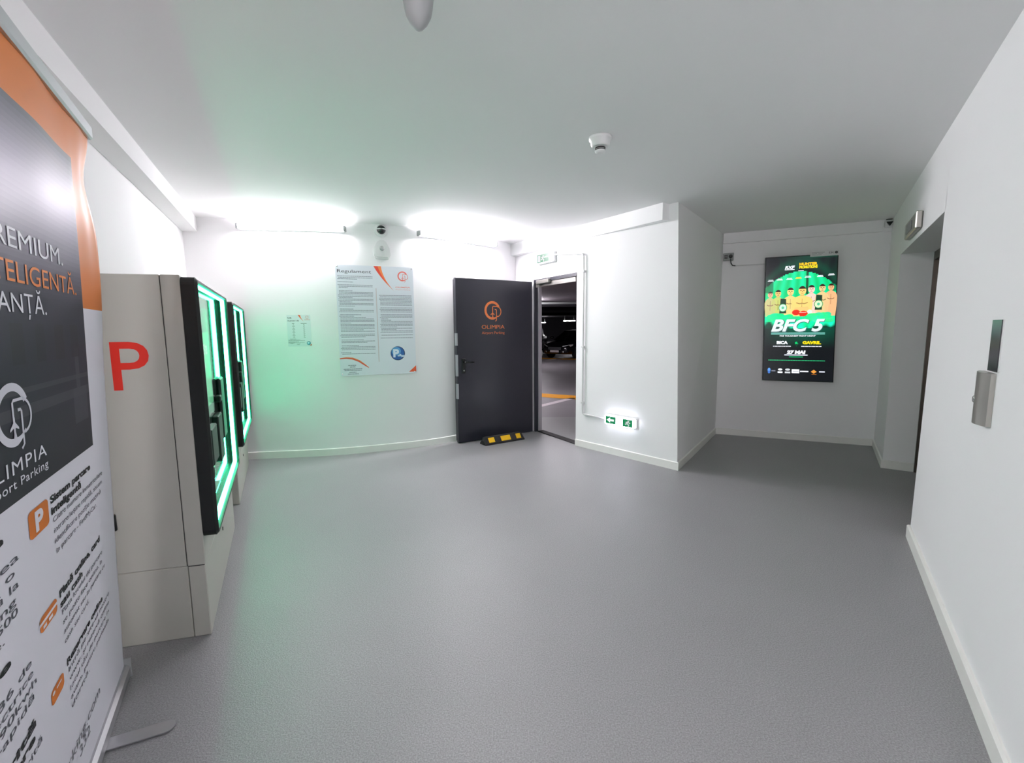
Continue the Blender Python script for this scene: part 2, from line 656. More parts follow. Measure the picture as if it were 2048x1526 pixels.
# beams under the ceiling
mb = MB()
lb_in = offset_line([LB, A_], 0.142)
LBZ = 2.607
fl = Frame(LB, A_)
LL = math.hypot(A_[0] - LB[0], A_[1] - LB[1])
mb.box(fl, -0.2, LL + 0.05, 0.0, 0.142, LBZ, H)
struct(mb.build('trim_1', M['wall']))
mb = MB()
fd_ = Frame(B_, DT)
LD = math.hypot(DT[0] - B_[0], DT[1] - B_[1])
mb.box(fd_, -0.05, LD - 0.10, -0.08, 0.115, 2.592, H)
struct(mb.build('trim_2', M['wall']))
mb = MB()
mb.box(FR_TV, 0.0, 1.827, 0.0, 0.05, 2.628, H)
struct(mb.build('trim_3', M['wall']))


# skirting boards
def skirting(name, line, h=0.087, t=0.014):
    m = MB()
    inn = offset_line(line, t)
    k = len(line)
    F = lambda q, z: [Vector((x, y, z)) for x, y in q]
    a0, a1, w1 = F(inn, 0), F(inn, h - .006), F(offset_line(line, t * .45), h)
    ww = F(line, h)
    m.add(a0 + a1 + w1 + ww, [(r * k + i, r * k + i + 1, (r + 1) * k + i + 1, (r + 1) * k + i) for r in range(3) for i in range(k - 1)], 0)
    for e in (0, k - 1):
        m.add([a0[e], a1[e], w1[e], ww[e], Vector((line[e][0], line[e][1], 0))], [(0, 1, 2, 3, 4)], 0)
    return struct(m.build(name, M['skirt'], fix=False))


skirting('baseboard_back', back[:-6])
skirting('baseboard_left', [LB, A_])
skirting('baseboard_pier', [JJ, DB, E_])
skirting('baseboard_alcove', [E_, F_, pt(S_FAR), pt(S_FAR, -0.25)])
skirting('baseboard_right', [pt(S_NB), R1, (1.33, 0.9), (1.5, -3.2)], 0.09, 0.02)

# ------------------------------------------------------------------ lift doors and frame (deep in the opening)
mb = MB()
mb.box(FR_R, S_FAR, S_FAR + 0.03, -DEEP + 0.06, -0.252, 0.0, LIFT_Z - 0.002)
mb.box(FR_R, S_NB - 0.06, S_NB, -DEEP + 0.06, -0.252, 0.0, LIFT_Z - 0.002)
mb.box(FR_R, S_FAR + 0.03, S_NB - 0.06, -DEEP + 0.06, -0.252, LIFT_Z - 0.08, LIFT_Z - 0.002)
lift = struct(mb.build('door_2', M['dsteel']))
for a, b in ((S_FAR + 0.03, (S_FAR + S_NB) / 2 - 0.002), ((S_FAR + S_NB) / 2 + 0.002, S_NB - 0.06)):
    mb = MB()
    mb.box(FR_R, a, b, -DEEP + 0.02, -DEEP + 0.07, 0.004, LIFT_Z - 0.08)
    mb.build('door_leaf', M['dsteel'], lift)
mb = MB()
mb.box(FR_R, S_FAR - 0.1, S_NB + 0.1, -DEEP - 0.14, -DEEP - 0.02, 0, H)
struct(mb.build('wall_lift_shaft', M['gdark']))

# ------------------------------------------------------------------ entrance door: frame, leaf, handle, mark
LJ = math.hypot(JJ[0] - B_[0], JJ[1] - B_[1])
SH = math.hypot(HJ[0] - B_[0], HJ[1] - B_[1])
mb = MB()
mb.box(FR_JB, SH, SH + 0.03, -0.10, 0.006, 0, DOOR_Z)
mb.box(FR_JB, LJ - 0.014, LJ - 0.002, -0.10, -0.02, 0, DOOR_Z)
mb.box(FR_JB, SH, LJ - 0.002, -0.10, 0.006, DOOR_Z - 0.045, DOOR_Z)
frame = struct(mb.build('door_1', M['doorp']))
frame['label'] = 'anthracite steel door standing open beside the way to the garage'
mb = MB()
mb.box(FR_JB, SH + 0.05, LJ - 0.02, -0.012, 0.004, DOOR_Z - 0.11, DOOR_Z - 0.05, bev=0.004)
mb.box(FR_JB, SH + 0.12, SH + 0.42, 0.004, 0.05, DOOR_Z - 0.075, DOOR_Z - 0.02, bev=0.006)
mb.build('door_closer', M['steel'], frame)
mb = MB()
mb.box(FR_JB, SH + 0.03, SH + 0.048, -0.099, -0.045, 0, DOOR_Z - 0.05)
mb.build('inner_jamb', M['gceil'], frame)
FREE, HING = (-0.712, 5.83), (0.300, 6.49)
FR_D = Frame(FREE, HING)
DW = math.hypot(HING[0] - FREE[0], HING[1] - FREE[1])
mb = MB()
mb.box(FR_D, 0, DW, -0.055, 0, 0.008, 2.17, bev=0.004)
mb.box(FR_D, 0.0, DW, -0.075, -0.055, 0.03, 2.15)
leaf = mb.build('door_leaf', M['doorp'], frame)
mb = MB()
mb.box(FR_D, 0.07, 0.12, 0, 0.008, 0.93, 1.13, bev=0.004)
mb.tube([FR_D(0.095, 0.006, 1.08), FR_D(0.095, 0.05, 1.08), FR_D(0.105, 0.056, 1.08), FR_D(0.22, 0.056, 1.08)], 0.0095)
mb.build('door_handle', M['blackp'], leaf)
mb = MB()
mb.lathe(FR_D(0.095, 0.008, 0.97), FR_D.en, [(0.012, 0), (0.012, 0.006), (0.009, 0.009)], 16)
mb.build('lock_cylinder', M['chrome'], leaf)
for z0, z1 in ((1.30, 1.46), (0.90, 1.18), (0.60, 0.80)):
    mb = MB()
    mb.box(FR_D, -0.004, 0.014, -0.045, 0.003, z0, z1)
    mb.build('lock_plate', M['plate'], leaf)
p = Print(lambda u, v, l: FR_D(u, 0.0005 + l, v))
OR = (226, 122, 62)
ring_logo(p, 0.545, 1.76, 0.108, OR, 1.0, 1.0, 1)
p.text('OLIMPIA', 0.555, 1.515, 0.05, OR, 1, width=0.36, align='c')
p.text('Airport Parking', 0.555, 1.445, 0.034, (196, 104, 60), 1, width=0.36, align='c', bold=0.01)
p.make('door_mark', M['ink'], leaf)

# threshold
mb = MB()
mb.box(FR_JB, SH + 0.03, LJ - 0.014, -0.13, -0.02, 0.0, 0.012, bev=0.004)
struct(mb.build('trim_4', M['rubber']))

# ------------------------------------------------------------------ garage beyond the doorway
gf = MB()
gf.box(ID, -9, 16, 7.6, 60, -0.12, -0.002)


def stripe(m, pts, mi, z=0.0015):
    m.face([Vector((x, y, z)) for x, y in pts], mi)


stripe(gf, [(-1.5, 11.05), (-1.5, 11.7), (3.2, 9.1), (3.2, 8.55)], 1)
stripe(gf, [(-6, 27.6), (-6, 28.6), (12, 17.4), (12, 16.6)], 1)
stripe(gf, [(0.10, 8.02), (0.10, 8.28), (1.25, 9.75), (1.45, 9.75)], 2)
stripe(gf, [(1.6, 21.9), (1.9, 21.9), (6.5, 29), (6.2, 29)], 2)
struct(gf.build('floor_garage', [M['gfloor'], M['gyellow'], M['gwhite']], fix=False))
mb = MB()
mb.box(ID, -9, 16, 7.62, 20.5, 2.72, 2.9)
struct(mb.build('ceiling_garage', M['gceil']))
mb = MB()
mb.box(ID, -9, 16, 20.5, 60, 2.95, 3.1)
for y in (20.5, 27.0, 34.0):
    mb.box(ID, -9, 16, y, y + 0.6, 2.52, 2.95)
struct(mb.build('trim_5', M['gdark']))
mb = MB()
mb.box(ID, -9, 16, 60, 60.2, 0, 3.1)
struct(mb.build('wall_garage', M['gdark']))
mb = MB()
mb.tube([(-8, 19.6, 2.62), (15, 19.6, 2.62)], 0.05)
mb.tube([(-8, 23.5, 2.70), (15, 23.5, 2.70)], 0.06)
tag(mb.build('ceiling_pipe', M['greyp']), 'grey service pipes under the garage ceiling seen through the doorway', 'pipe')
for (x, y, z, lab) in ((0.45, 9.6, 2.66, 'unseen fill lamp added just beyond the doorway, above the near yellow line'),  # hidden lamp added to brighten the near garage floor
                       (0.60, 18.6, 2.46, 'garage ceiling lamp shining left over the parked cars'),
                       (5.75, 45.0, 2.28, 'garage ceiling lamp shining above the right parked car'),
                       (3.35, 52.0, 2.25, 'far small lamp added in place of a glint at the left parked car')):  # added lamp that stands in for a reflection on the car
    t = thing('garage_lamp', lab, 'lamp', (x, y, z), 'garage ceiling lamps')
    fr = Frame((x - .6, y), (x + .6, y))
    hang = 2.72 if y < 20 else 2.95
    mb = MB()
    mb.box(fr, 0, 1.2, -0.02, 0.02, z + 0.045, z + 0.07, bev=0.006)
    for s in (0.15, 1.05):
        mb.tube([fr(s, 0, z + 0.06), fr(s, 0, hang)], 0.008)
    mb.build('housing', M['greyp'], t)
    mb = MB()
    mb.box(fr, 0.02, 1.18, -0.05, 0.05, z, z + 0.046, bev=0.02)
    mb.build('diffuser', M['gtube'], t)


def make_car(loc, ang, label, scale=1.0, tall=1.0):
    """A parked car: x is its length (nose at +x), y its width."""
    t = thing('car', label, 'car', (loc[0], loc[1], 0))
    ca, sa = math.cos(ang), math.sin(ang)

    def P(x, y, z):
        x, y, z = x * scale, y * scale, z * scale * tall
        return Vector((loc[0] + x * ca - y * sa, loc[1] + x * sa + y * ca, z))

    # lengthwise sections: (x, half width low, half width belt, z low, z belt)
    sec = [(-2.25, .70, .72, .42, .78), (-2.18, .80, .82, .30, .95), (-1.5, .87, .88, .22, .98), (0, .88, .90, .20, .95), (.9, .88, .89, .20, .92),
           (1.6, .86, .86, .22, .82), (2.05, .80, .78, .24, .72), (2.22, .66, .62, .30, .60)]
    m = MB()
    rings = []
    for x, wl, wb, zl, zb in sec:
        rings.append([(x, -wl * .9, zl), (x, -wl, zl + .12), (x, -wb, (zl + zb) / 2 + .05), (x, -wb * .95, zb - .03), (x, -wb * .80, zb), (x, wb * .80, zb), (x, wb * .95, zb - .03), (x, wb, (zl + zb) / 2 + .05), (x, wl, zl + .12), (x, wl * .9, zl)])
    n = 10
    vs = [P(*q) for r in rings for q in r]
    fs = [(i * n + k, i * n + (k + 1) % n, (i + 1) * n + (k + 1) % n, (i + 1) * n + k) for i in range(len(rings) - 1) for k in range(n)]
    fs += [list(range(n))[::-1], list(range((len(rings) - 1) * n, len(rings) * n))]
    m.add(vs, fs, 0, True)
    m.build('body', M['carp'], t)
    cab = [(-2.05, .70, .95), (-1.55, .60, 1.36), (-.6, .60, 1.47), (.25, .60, 1.42), (1.05, .72, .93)]
    m = MB()
    vs = [P(x, s * wd, z) for x, wd, z in cab for s in (-1, 1)] + [P(x, s * .80, .92) for x in (-2.0, -1.2, -.5, .3, 1.1) for s in (-1, 1)]
    fs = [(2 * i, 2 * i + 1, 2 * i + 3, 2 * i + 2) for i in range(4)]
    m.add(vs, fs[1:3], 0, True)
    m.add(vs, [fs[0], fs[3]] + [(2 * i + s, 2 * i + 2 + s, 10 + 2 * i + 2 + s, 10 + 2 * i + s) for i in range(4) for s in (0, 1)], 1, True)
    m.build('cabin', [M['carp'], M['carg']], t)
    for x in (-1.38, 1.36):
        for s in (-1, 1):
            m = MB()
            ax = P(0, s, 0) - P(0, 0, 0)
            m.lathe(P(x, s * .68, .33), ax, [(.20 * scale, 0), (.33 * scale, .0), (.335 * scale, .05), (.335 * scale, .17), (.31 * scale, .21), (.23 * scale, .215)], 24)
            wh = m.build('wheel', M['tyre'], t)
            m = MB()
            for k in range(5):
                a = k * 2 * math.pi / 5
                d = Vector((math.cos(a) * ca, math.cos(a) * sa, math.sin(a))) * .22 * scale
                e = Vector((-math.sin(a) * ca, -math.sin(a) * sa, math.cos(a))) * .035 * scale
                c0 = P(x, s * .68, .33) + ax.normalized() * .222
                m.face([c0 - e, c0 + d - e * 1.4, c0 + d + e * 1.4, c0 + e])
            m.lathe(P(x, s * .68, .33), ax, [(.22 * scale, .20), (.24 * scale, .222), (.215 * scale, .222), (.215 * scale, .20)], 24)
            m.build('rim', M['rim'], wh)
    for s in (-1, 1):
        m = MB()
        m.add([P(2.06, s * .74, .60), P(2.20, s * .44, .56), P(2.21, s * .46, .66), P(2.02, s * .76, .72), P(1.80, s * .84, .74), P(1.84, s * .83, .66)], [(0, 1, 2, 3), (0, 3, 4, 5)])
        m.build('headlamp', M['hlamp'], t)
        m = MB()
        m.add([P(2.14, s * .70, .34), P(2.24, s * .48, .33), P(2.25, s * .48, .40), P(2.14, s * .71, .42)], [(0, 1, 2, 3)])
        m.build('fog_lamp', M['hlamp'], t)
        m = MB()
        m.lathe(P(.95, s * .98, .98), (0, 0, 1), [(.02, 0), (.10 * scale, .02), (.10 * scale, .13), (.03, .16)], 12)
        m.build('side_mirror', M['carp'], t)
    m = MB()
    m.add([P(2.235, -.36, .46), P(2.235, .36, .46), P(2.225, .40, .60), P(2.225, -.40, .60)], [(0, 1, 2, 3)])
    m.build('grille', M['rim'], t)
    m = MB()
    m.add([P(2.25, -.26, .34), P(2.25, .26, .34), P(2.25, .26, .44), P(2.25, -.26, .44)], [(0, 1, 2, 3)])
    m.build('number_plate', M['gwhite'], t)
    return t


make_car((3.55, 24.6), math.radians(-128), 'dark car with bright headlamps and alloy wheel, right of the two in the garage', 1.0)
make_car((0.95, 27.2), math.radians(-105), 'black taller car with a pale number plate, left of the two in the garage', 1.02, 1.12)

# ------------------------------------------------------------------ wall lamps


def wall_lamp(a, b, z, label, mtube, group, end_caps=True):
    fr = Frame(a, b)
    L = math.hypot(b[0] - a[0], b[1] - a[1])
    t = thing('wall_lamp', label, 'lamp', fr(L / 2, 0, z), group)
    m = MB()
    m.box(fr, 0.02, L - 0.02, 0.0, 0.03, z - 0.03, z + 0.03, bev=0.006)
    m.build('housing', M['whitep'], t)
    m = MB()
    m.tube([fr(0.025, 0.05, z), fr(L - 0.025, 0.05, z)], 0.024, 14)
    m.build('tube', mtube, t)
    for s0, s1 in ((0, 0.025), (L - 0.025, L)):
        m = MB()
        m.box(fr, s0, s1, 0.0, 0.078, z - 0.03, z + 0.03, bev=0.006)
        m.build('end_cap', M['greyp'], t)
    return t


wall_lamp((-3.045, 5.185), (-1.90, 5.365), 2.665, 'glowing tube lamp under the ceiling above the small price sheet', M['tube'], 'tube lamps on the back wall')
wall_lamp((-1.150, 5.655), (-0.225, 6.445), 2.675, 'glowing tube lamp under the ceiling above the open dark door', M['tube_door'], 'tube lamps on the back wall')
wall_lamp((-1.675, -1.75), (-1.635, -0.45), 2.55, 'added fill tube, out of view on the left wall behind the viewer', M['tube_fill'], 'added fill tubes behind the viewer')  # this and the next are unseen lamps added as room fill
wall_lamp((0.2, -3.2), (-1.1, -3.2), 2.55, 'added fill tube, out of view on the rear wall behind the viewer', M['tube_fill'], 'added fill tubes behind the viewer')

# ------------------------------------------------------------------ payment kiosks
FDIR, SDIR = (-0.46, 0.888), (0.97, 0.24)
KF = Skew((-1.512, 2.087), FDIR, SDIR)
KW = 1.385
k1 = thing('payment_kiosk', 'nearer white parking pay kiosk with a red letter P on its side', 'kiosk', (-1.512, 2.087, 0), 'green lit pay kiosks')
mb = MB()
mb.box(KF, 0, KW, -0.475, -0.079, 0.370, 1.762, bev=0.004)
mb.build('body', M['kiosk'], k1)
mb = MB()
mb.box(KF, 0, KW, -0.475, -0.077, 0.0, 0.3695, bev=0.003)
mb.box(KF, 0, KW, -0.0745, 0.0, 0.0, 0.3665, bev=0.004)
mb.build('plinth', M['kiosk'], k1)
mb = MB()
mb.box(KF, 0.003, KW - .003, -0.0735, -0.004, 0.3655, 0.372)
mb.box(KF, 0.003, KW - .003, -0.080, -0.0745, 0.37, 1.757)
mb.build('seam', M['seam'], k1)
mb = MB()
mb.box(KF, 0, KW, -0.0765, 0.001, 0.370, 1.762, bev=0.003)
mb.build('front_door', M['kiosk'], k1)


def rr(s0, s1, z0, z1, r, n=5):
    q = []
    for cx, cz, a in ((s1 - r, z1 - r, 0), (s0 + r, z1 - r, 90), (s0 + r, z0 + r, 180), (s1 - r, z0 + r, 270)):
        q += [(cx + r * math.cos(math.radians(a + 90 * i / n)), cz + r * math.sin(math.radians(a + 90 * i / n))) for i in range(n + 1)]
    return q


BZ0, BZ1 = 0.505, 1.755
mb = MB()
outer, outer2 = rr(0.0, KW - .005, BZ0, BZ1, 0.035), rr(0.012, KW - .017, BZ0 + .012, BZ1 - .012, 0.03)
inner = rr(0.024, KW - .029, BZ0 + .024, BZ1 - .024, 0.025)
k = len(outer)
vs = [KF(s, 0.001, z) for s, z in outer] + [KF(s, 0.058, z) for s, z in outer] + [KF(s, 0.070, z) for s, z in outer2] + [KF(s, 0.070, z) for s, z in inner] + [KF(s, 0.006, z) for s, z in inner]
mb.add(vs, [(r * k + i, r * k + (i + 1) % k, (r + 1) * k + (i + 1) % k, (r + 1) * k + i) for r in range(4) for i in range(k)], 0)
mb.build('bezel', M['bezel'], k1)
mb = MB()
led_o, led_i = rr(0.026, KW - .031, BZ0 + .026, BZ1 - .026, 0.024), rr(0.032, KW - .037, BZ0 + .032, BZ1 - .032, 0.020)
mb.ring(KF, led_o, led_i, 0.028, 0.053)
mb.build('light_strip', M['led'], k1)
mb = MB()
mb.prism(KF, rr(0.020, KW - .025, BZ0 + .02, BZ1 - .02, 0.02), 0.002, 0.008)
panel = mb.build('control_panel', M['glass'], k1)
p = Print(lambda u, v, l: KF(u, 0.008 + l, v))
p.grid([(0.20, 1.02), (0.74, 1.02), (0.74, 1.64), (0.20, 1.64)], 1, 8, lambda a, b: (0.12 + .08 * b, 0.17 + .06 * b, 0.15 + .06 * b))
p.rect(0.46, 0.72, 1.08, 1.50, (120, 214, 160), 1)
p.text('Plătește', 0.235, 1.375, 0.075, (232, 240, 236), 2, width=0.40, bold=0.01)
p.text('parcarea', 0.30, 1.30, 0.04, (216, 230, 224), 2, width=0.24)
p.make('screen', attr_mat('kiosk_screen', 0.12, 0.55), panel)
for s0, s1, z0, z1, mm in ((0.80, 0.88, 1.06, 1.10, 'blackp'), (0.30, 0.52, 0.78, 0.98, 'blackp'), (0.62, 0.80, 0.72, 1.00, 'blackp')):
    mb = MB()
    mb.box(KF, s0, s1, 0.006, 0.040, z0, z1, bev=0.006)
    mb.build('reader', M[mm], panel)
mb = MB()
mb.box(KF, 0.92, 1.10, 0.006, 0.034, 0.80, 1.20, bev=0.01)
mb.build('card_terminal', M['blackp'], panel)
mb = MB()
mb.ring(KF, rr(0.34, 0.50, 0.66, 0.74, .01), rr(0.35, 0.49, 0.67, 0.73, .008), 0.006, 0.014)
mb.box(KF, 0.30, 0.62, 0.006, 0.022, 0.60, 0.608)
mb.build('coin_tray', M['chrome'], panel)
p = Print(lambda u, v, l: KF(-0.0006 - l, u, v))
p.text('P', -0.297, 1.243, 0.222, (214, 30, 12), 0, width=0.148, bold=0.004)
for f in p.f:
    f.reverse()
p.build('letter', M['red'], k1, fix=False)['label'] = 'large red letter P'
mb = MB()
mb.box(KF, -0.012, 0.004, -0.372, -0.345, 0.585, 0.665, bev=0.004)
mb.build('hinge', M['blackp'], k1)
mb = MB()
mb.lathe(KF(0.70, 0.0, 0.27), Vector((0.888, 0.46, 0)), [(0.012, 0), (0.012, 0.003), (0.004, 0.0035)], 14)
mb.build('lock', M['seam'], k1)
k2 = copy_tree(k1)
sh = KF.ex * 1.915
k2.location = k1.location + sh
k2['label'] = 'farther white parking pay kiosk beside the green lit back wall'
for ch in list(k2.children):
    if ch.name.startswith('letter'):
        bpy.data.objects.remove(ch)

# ------------------------------------------------------------------ roll-up banner
BU = Vector((0.51, -0.86, 0)).normalized()
FBT, FTP = Vector((-1.70, 1.80, 0.05)), Vector((-1.505, 1.694, 2.2))
NB = FBT + BU * 1.0
BN = (FBT - NB).cross(FTP - FBT).normalized()
if BN.dot(Vector((0, 0, 1.5)) - FBT) < 0:
    BN = -BN
ULEFT = -0.50


def ban(u, z, l=0.0):
    """u = 0..1 across the banner (1 = far edge), z = height."""
    q = NB + (FBT - NB) * u + (FTP - FBT) * ((z - 0.05) / 2.15)
    top = max(0.0, min(1.0, (z - 1.55) / 0.6))
    e = max(0.0, (u - 0.74) / 0.26)
    fall = math.exp(-((z - 2.03) / 0.11) ** 2)
    # the far edge curls back and narrows below the top rail, with soft folds running down
    q = q - (FBT - NB) * (0.060 * fall * e ** 1.3) - BN * (0.010 * fall * e * e)
    mid = math.exp(-((z - 1.66) / 0.20) ** 2)
    q = q + BN * (0.004 * mid * e ** 2) + (FBT - NB) * (0.015 * mid * e ** 2)
    q = q + BN * (0.003 * top * math.sin(u * 15.0 + 0.6) * (1 - .6 * e)) + BN * 0.0035 * math.exp(-((z - 1.95) / .20) ** 2) * math.sin(u * 44 + 1) * e
    return q + BN * l


root = thing('roll_up_banner', 'tall roll-up parking banner, orange and dark above white, left foreground', 'banner', (-1.30, 1.10, 0))
WHT, DRK, ORG = (226, 225, 234), (44, 46, 56), (214, 122, 52)


def ban_col(u, z):
    d_low = 1.105 - 0.0
    if z < 1.585 and not (u < 0.79 and z > d_low):
        return lin(WHT)
    if u > 0.79 or z > 2.062:
        return lin(ORG)
    return None


NU, NVV = 120, 150
mb = Print(ban)
us = [ULEFT + (1.0 - ULEFT) * i / NU for i in range(NU + 1)]
ui = min(range(NU + 1), key=lambda i: abs(us[i] - 0.79))
us[ui] = 0.79
zs = [0.05 + 2.15 * j / NVV for j in range(NVV + 1)]
for tgt in (1.105, 1.585, 2.06):
    j = min(range(NVV + 1), key=lambda i: abs(zs[i] - tgt))
    zs[j] = tgt
rnd = random.Random(3)


def photo(u, z):
    """The dark photograph printed on the banner: hazy lamp sheen painted in above, a car-park scene below."""
    k = (z - 1.105) / 0.955
    base = Vector(lin((42, 43, 50))).lerp(Vector(lin((30, 33, 50))), min(1, k * 2)) if k < .5 else Vector(lin((30, 33, 50))).lerp(Vector(lin((160, 152, 176))), min(1, (k - .5) / .33) ** 1.5)  # the pale lilac rise is a lamp highlight put into the print colour
    if k > .8:
        base = base.lerp(Vector(lin((92, 94, 104))), (k - .8) / .2)
    if 1.30 < z < 1.325 or 1.355 < z < 1.362:
        base = base.lerp(Vector(lin((66, 66, 74))), .8)
    if 0.62 < u < 0.78 and 1.21 < z < 1.46 and abs(u - .68) < .02 + .06 * (z < 1.33):
        base = base.lerp(Vector(lin((70, 70, 80))), .7)
    if 0.15 < u < 0.72 and 1.42 < z < 1.52 and int(u * 14) % 2:
        base = base.lerp(Vector(lin((26, 27, 36))), .8)
    return tuple(base)


V0 = {}
for i in range(NU + 1):
    for j in range(NVV + 1):
        V0[i, j] = len(mb.v)
        mb.v.append(ban(us[i], zs[j]))
for i in range(NU):
    for j in range(NVV):
        u, z = (us[i] + us[i + 1]) / 2, (zs[j] + zs[j + 1]) / 2
        c = ban_col(u, z)
        mb.f.append([V0[i, j], V0[i + 1, j], V0[i + 1, j + 1], V0[i, j + 1]])
        mb.m.append(0)
        mb.sm.append(True)
        mb.c.append(c if c is not None else photo(u, z))
sheet = mb.make('banner_sheet', M['banner'], root)
md = sheet.modifiers.new('thick', 'SOLIDIFY')
md.thickness = 0.0006
md.offset = -1

p = Print(ban)
BLK, GRY, WH2 = (26, 26, 30), (92, 92, 102), (228, 228, 236)
big = dict(layer=2)
p.text('PREMIUM.', 0.618, 1.704, 0.047, WH2, 2, align='r', width=0.50)
p.text('INTELIGENTĂ.', 0.728, 1.624, 0.050, (226, 130, 60), 2, align='r', width=0.68)
p.text('SIGURANȚĂ.', 0.452, 1.552, 0.046, WH2, 2, align='r', width=0.56)
p.make('headline', M['banner'], root)
p = Print(ban)
ring_logo(p, 0.182, 1.312, 0.066, (214, 214, 224), 1.25, 1.0, 2)
p.text('OLIMPIA', 0.362, 1.172, 0.034, WH2, 2, align='r', width=0.375, spacing=1.15)
p.text('Airport Parking', 0.365, 1.138, 0.022, WH2, 2, align='r', width=0.385, bold=0.005, spacing=1.1)


p.make('company_mark', M['banner'], root)


def icon(p, u0, u1, z0, z1):
    q = []
    r, ru = 0.012, 0.02
    for cx, cz, a in ((u1 - ru, z1 - r, 0), (u0 + ru, z1 - r, 90), (u0 + ru, z0 + r, 180), (u1 - ru, z0 + r, 270)):
        q += [(cx + ru * math.cos(math.radians(a + 18 * i)), cz + r * math.sin(math.radians(a + 18 * i))) for i in range(6)]
    p.poly(q, (206, 116, 44), 2)


def block(u, z, head, lines, seed, wd=0.40):
    p = Print(ban)
    for n, (s, wid) in enumerate(head):
        p.text(s, u, z - n * 0.033, 0.0215, BLK, 2, width=wid, bold=0.035)
    z2 = z - len(head) * 0.033 + 0.007
    for n, (s, wid) in enumerate(lines):
        p.text(s, u + .008, z2 - n * 0.0315, 0.0165, GRY, 2, width=wid)
    p.make('text_block', M['banner'], root)
    p = Print(ban)
    if seed == 1:
        icon(p, 0.207, 0.338, 0.982, 1.056)
        p.text('P', 0.273, 0.994, 0.050, WHT, 3, align='c', width=0.055, bold=0.05)
    elif seed == 2:
        icon(p, 0.214, 0.337, 0.716, 0.760)
        p.rect(0.205, 0.345, 0.738, 0.746, WHT, 3)
        p.rect(0.232, 0.256, 0.722, 0.731, WHT, 3)
        p.rect(0.272, 0.300, 0.722, 0.731, WHT, 3)
    else:
        icon(p, 0.240, 0.338, 0.477, 0.522)
        p.rect(0.280, 0.318, 0.506, 0.511, WHT, 3)
        p.disc(0.258, 0.509, 0.010, 0.005, WHT, 3)
    p.make('icon', M['banner'], root)


block(0.357, 1.031, [('Sistem parcare', 0.375), ('inteligentă', 0.265)],
      [('Citire numere înmatriculare', 0.505), ('intrare/ieșire rapidă, sistem', 0.495), ('identificare poziție mașină', 0.47), ('în parcare - FindMyCar.', 0.41)], 1)
block(0.362, 0.742, [('Plată online, card', 0.42), ('sau cash', 0.205)],
      [('Plata locului de parcare', 0.43), ('se poate face online, la', 0.42), ('automat sau în parcare cu', 0.45), ('cash sau card.', 0.24)], 2)
block(0.372, 0.512, [('Rezervare online', 0.39)],
      [('Intră pe site-ul nostru', 0.47), ('www. și rezervă online', 0.46), ('locul tău de parcare în', 0.45), ('avans, pentru perioada', 0.44), ('dorită.', 0.18)], 3)
p = Print(ban)
p.text('parking.com', 0.652, 0.203, 0.036, (120, 120, 128), 2, align='r', width=0.42)
p.text('332', 0.52, 0.155, 0.036, (120, 120, 128), 2, align='r', width=0.11)
p.make('web_address', M['banner'], root)
for nm, rows in (('heading', (('Locație', 0.40, 0.072, 1.036),)), ('text_block', (('și cea', 0.26, 0.137, 0.970), ('la o', 0.13, 0.108, 0.940), ('până la', 0.24, 0.123, 0.907), ('parking', 0.26, 0.101, 0.874), ('1500', 0.13, 0.104, 0.845), ('e.', 0.05, 0.028, 0.815))),
                 ('heading', (('ure', 0.16, 0.046, 0.750),)), ('text_block', (('de 36 de', 0.28, 0.146, 0.680), ('electrice', 0.26, 0.149, 0.649), ('90kwh', 0.20, 0.163, 0.618), ('rapidă', 0.20, 0.140, 0.587))),
                 ('heading', (('acoperită', 0.42, 0.135, 0.514), ('here', 0.16, 0.124, 0.481))), ('text_block', (('acoperită', 0.26, 0.16, 0.446),))):
    p = Print(ban)
    hd = nm == 'heading'
    for tx, wid, u, z in rows:
        p.text(tx, u, z, 0.0225 if hd else 0.020, BLK if hd else (84, 84, 94), 2, align='r', width=wid, bold=0.035 if hd else 0.0)
    p.make(nm, M['banner'], root)

fb = Frame(tuple((NB + (FBT - NB) * ULEFT).xy), tuple(FBT.xy))
WB = (1.0 - ULEFT)
mb = MB()
prof = [(-0.075, 0.006), (0.016, 0.006), (0.020, 0.014), (0.020, 0.05), (0.008, 0.062), (-0.004, 0.062), (-0.05, 0.085), (-0.075, 0.07)]
sgn = 1 if fb.en.dot(BN) > 0 else -1
kk = len(prof)
vs = [fb(s, n * sgn, z) for s in (0, WB + .004) for n, z in prof]
mb.add(vs, [(i, (i + 1) % kk, (i + 1) % kk + kk, i + kk) for i in range(kk)] + [list(range(kk)), list(range(kk, 2 * kk))])
mb.build('base_cassette', M['alu'], root)
mb = MB()
for s, zz in ((WB + .005, 1),):
    mb.box(fb, WB + .004, WB + .009, -0.078 * sgn, 0.024 * sgn, 0.002, 0.088)
mb.build('end_cap', M['greyp'], root)
for sfoot in (WB - 0.38, 0.28):
    mb = MB()
    a, b = fb(sfoot, 0.0, 0.003), fb(sfoot - 0.02, 0.19 * sgn, 0.003)
    ln = (b - a).normalized()
    sd = Vector((-ln.y, ln.x, 0)) * 0.030
    q = [a - sd, b - sd] + [b + ln * 0.030 * math.sin(math.radians(t)) - sd * math.cos(math.radians(t)) for t in range(20, 180, 20)] + [b + sd, a + sd]
    n = len(q)
    mb.add(q + [v + NZ * 0.005 for v in q], [list(range(n)), list(range(n, 2 * n))] + [(i, (i + 1) % n, (i + 1) % n + n, i + n) for i in range(n)])
    mb.build('foot', M['alu'], root)
mb = MB()
t0, t1 = ban(ULEFT, 2.2) , NB + (FTP - FBT) + (FBT - NB) * 1.005
t0 = NB + (FTP - FBT) + (FBT - NB) * ULEFT
ftop = Frame(tuple(t0.xy), tuple(t1.xy))
mb.box(ftop, 0, WB + .007, -0.012 * sgn, 0.012 * sgn, 2.188, 2.236, bev=.006)
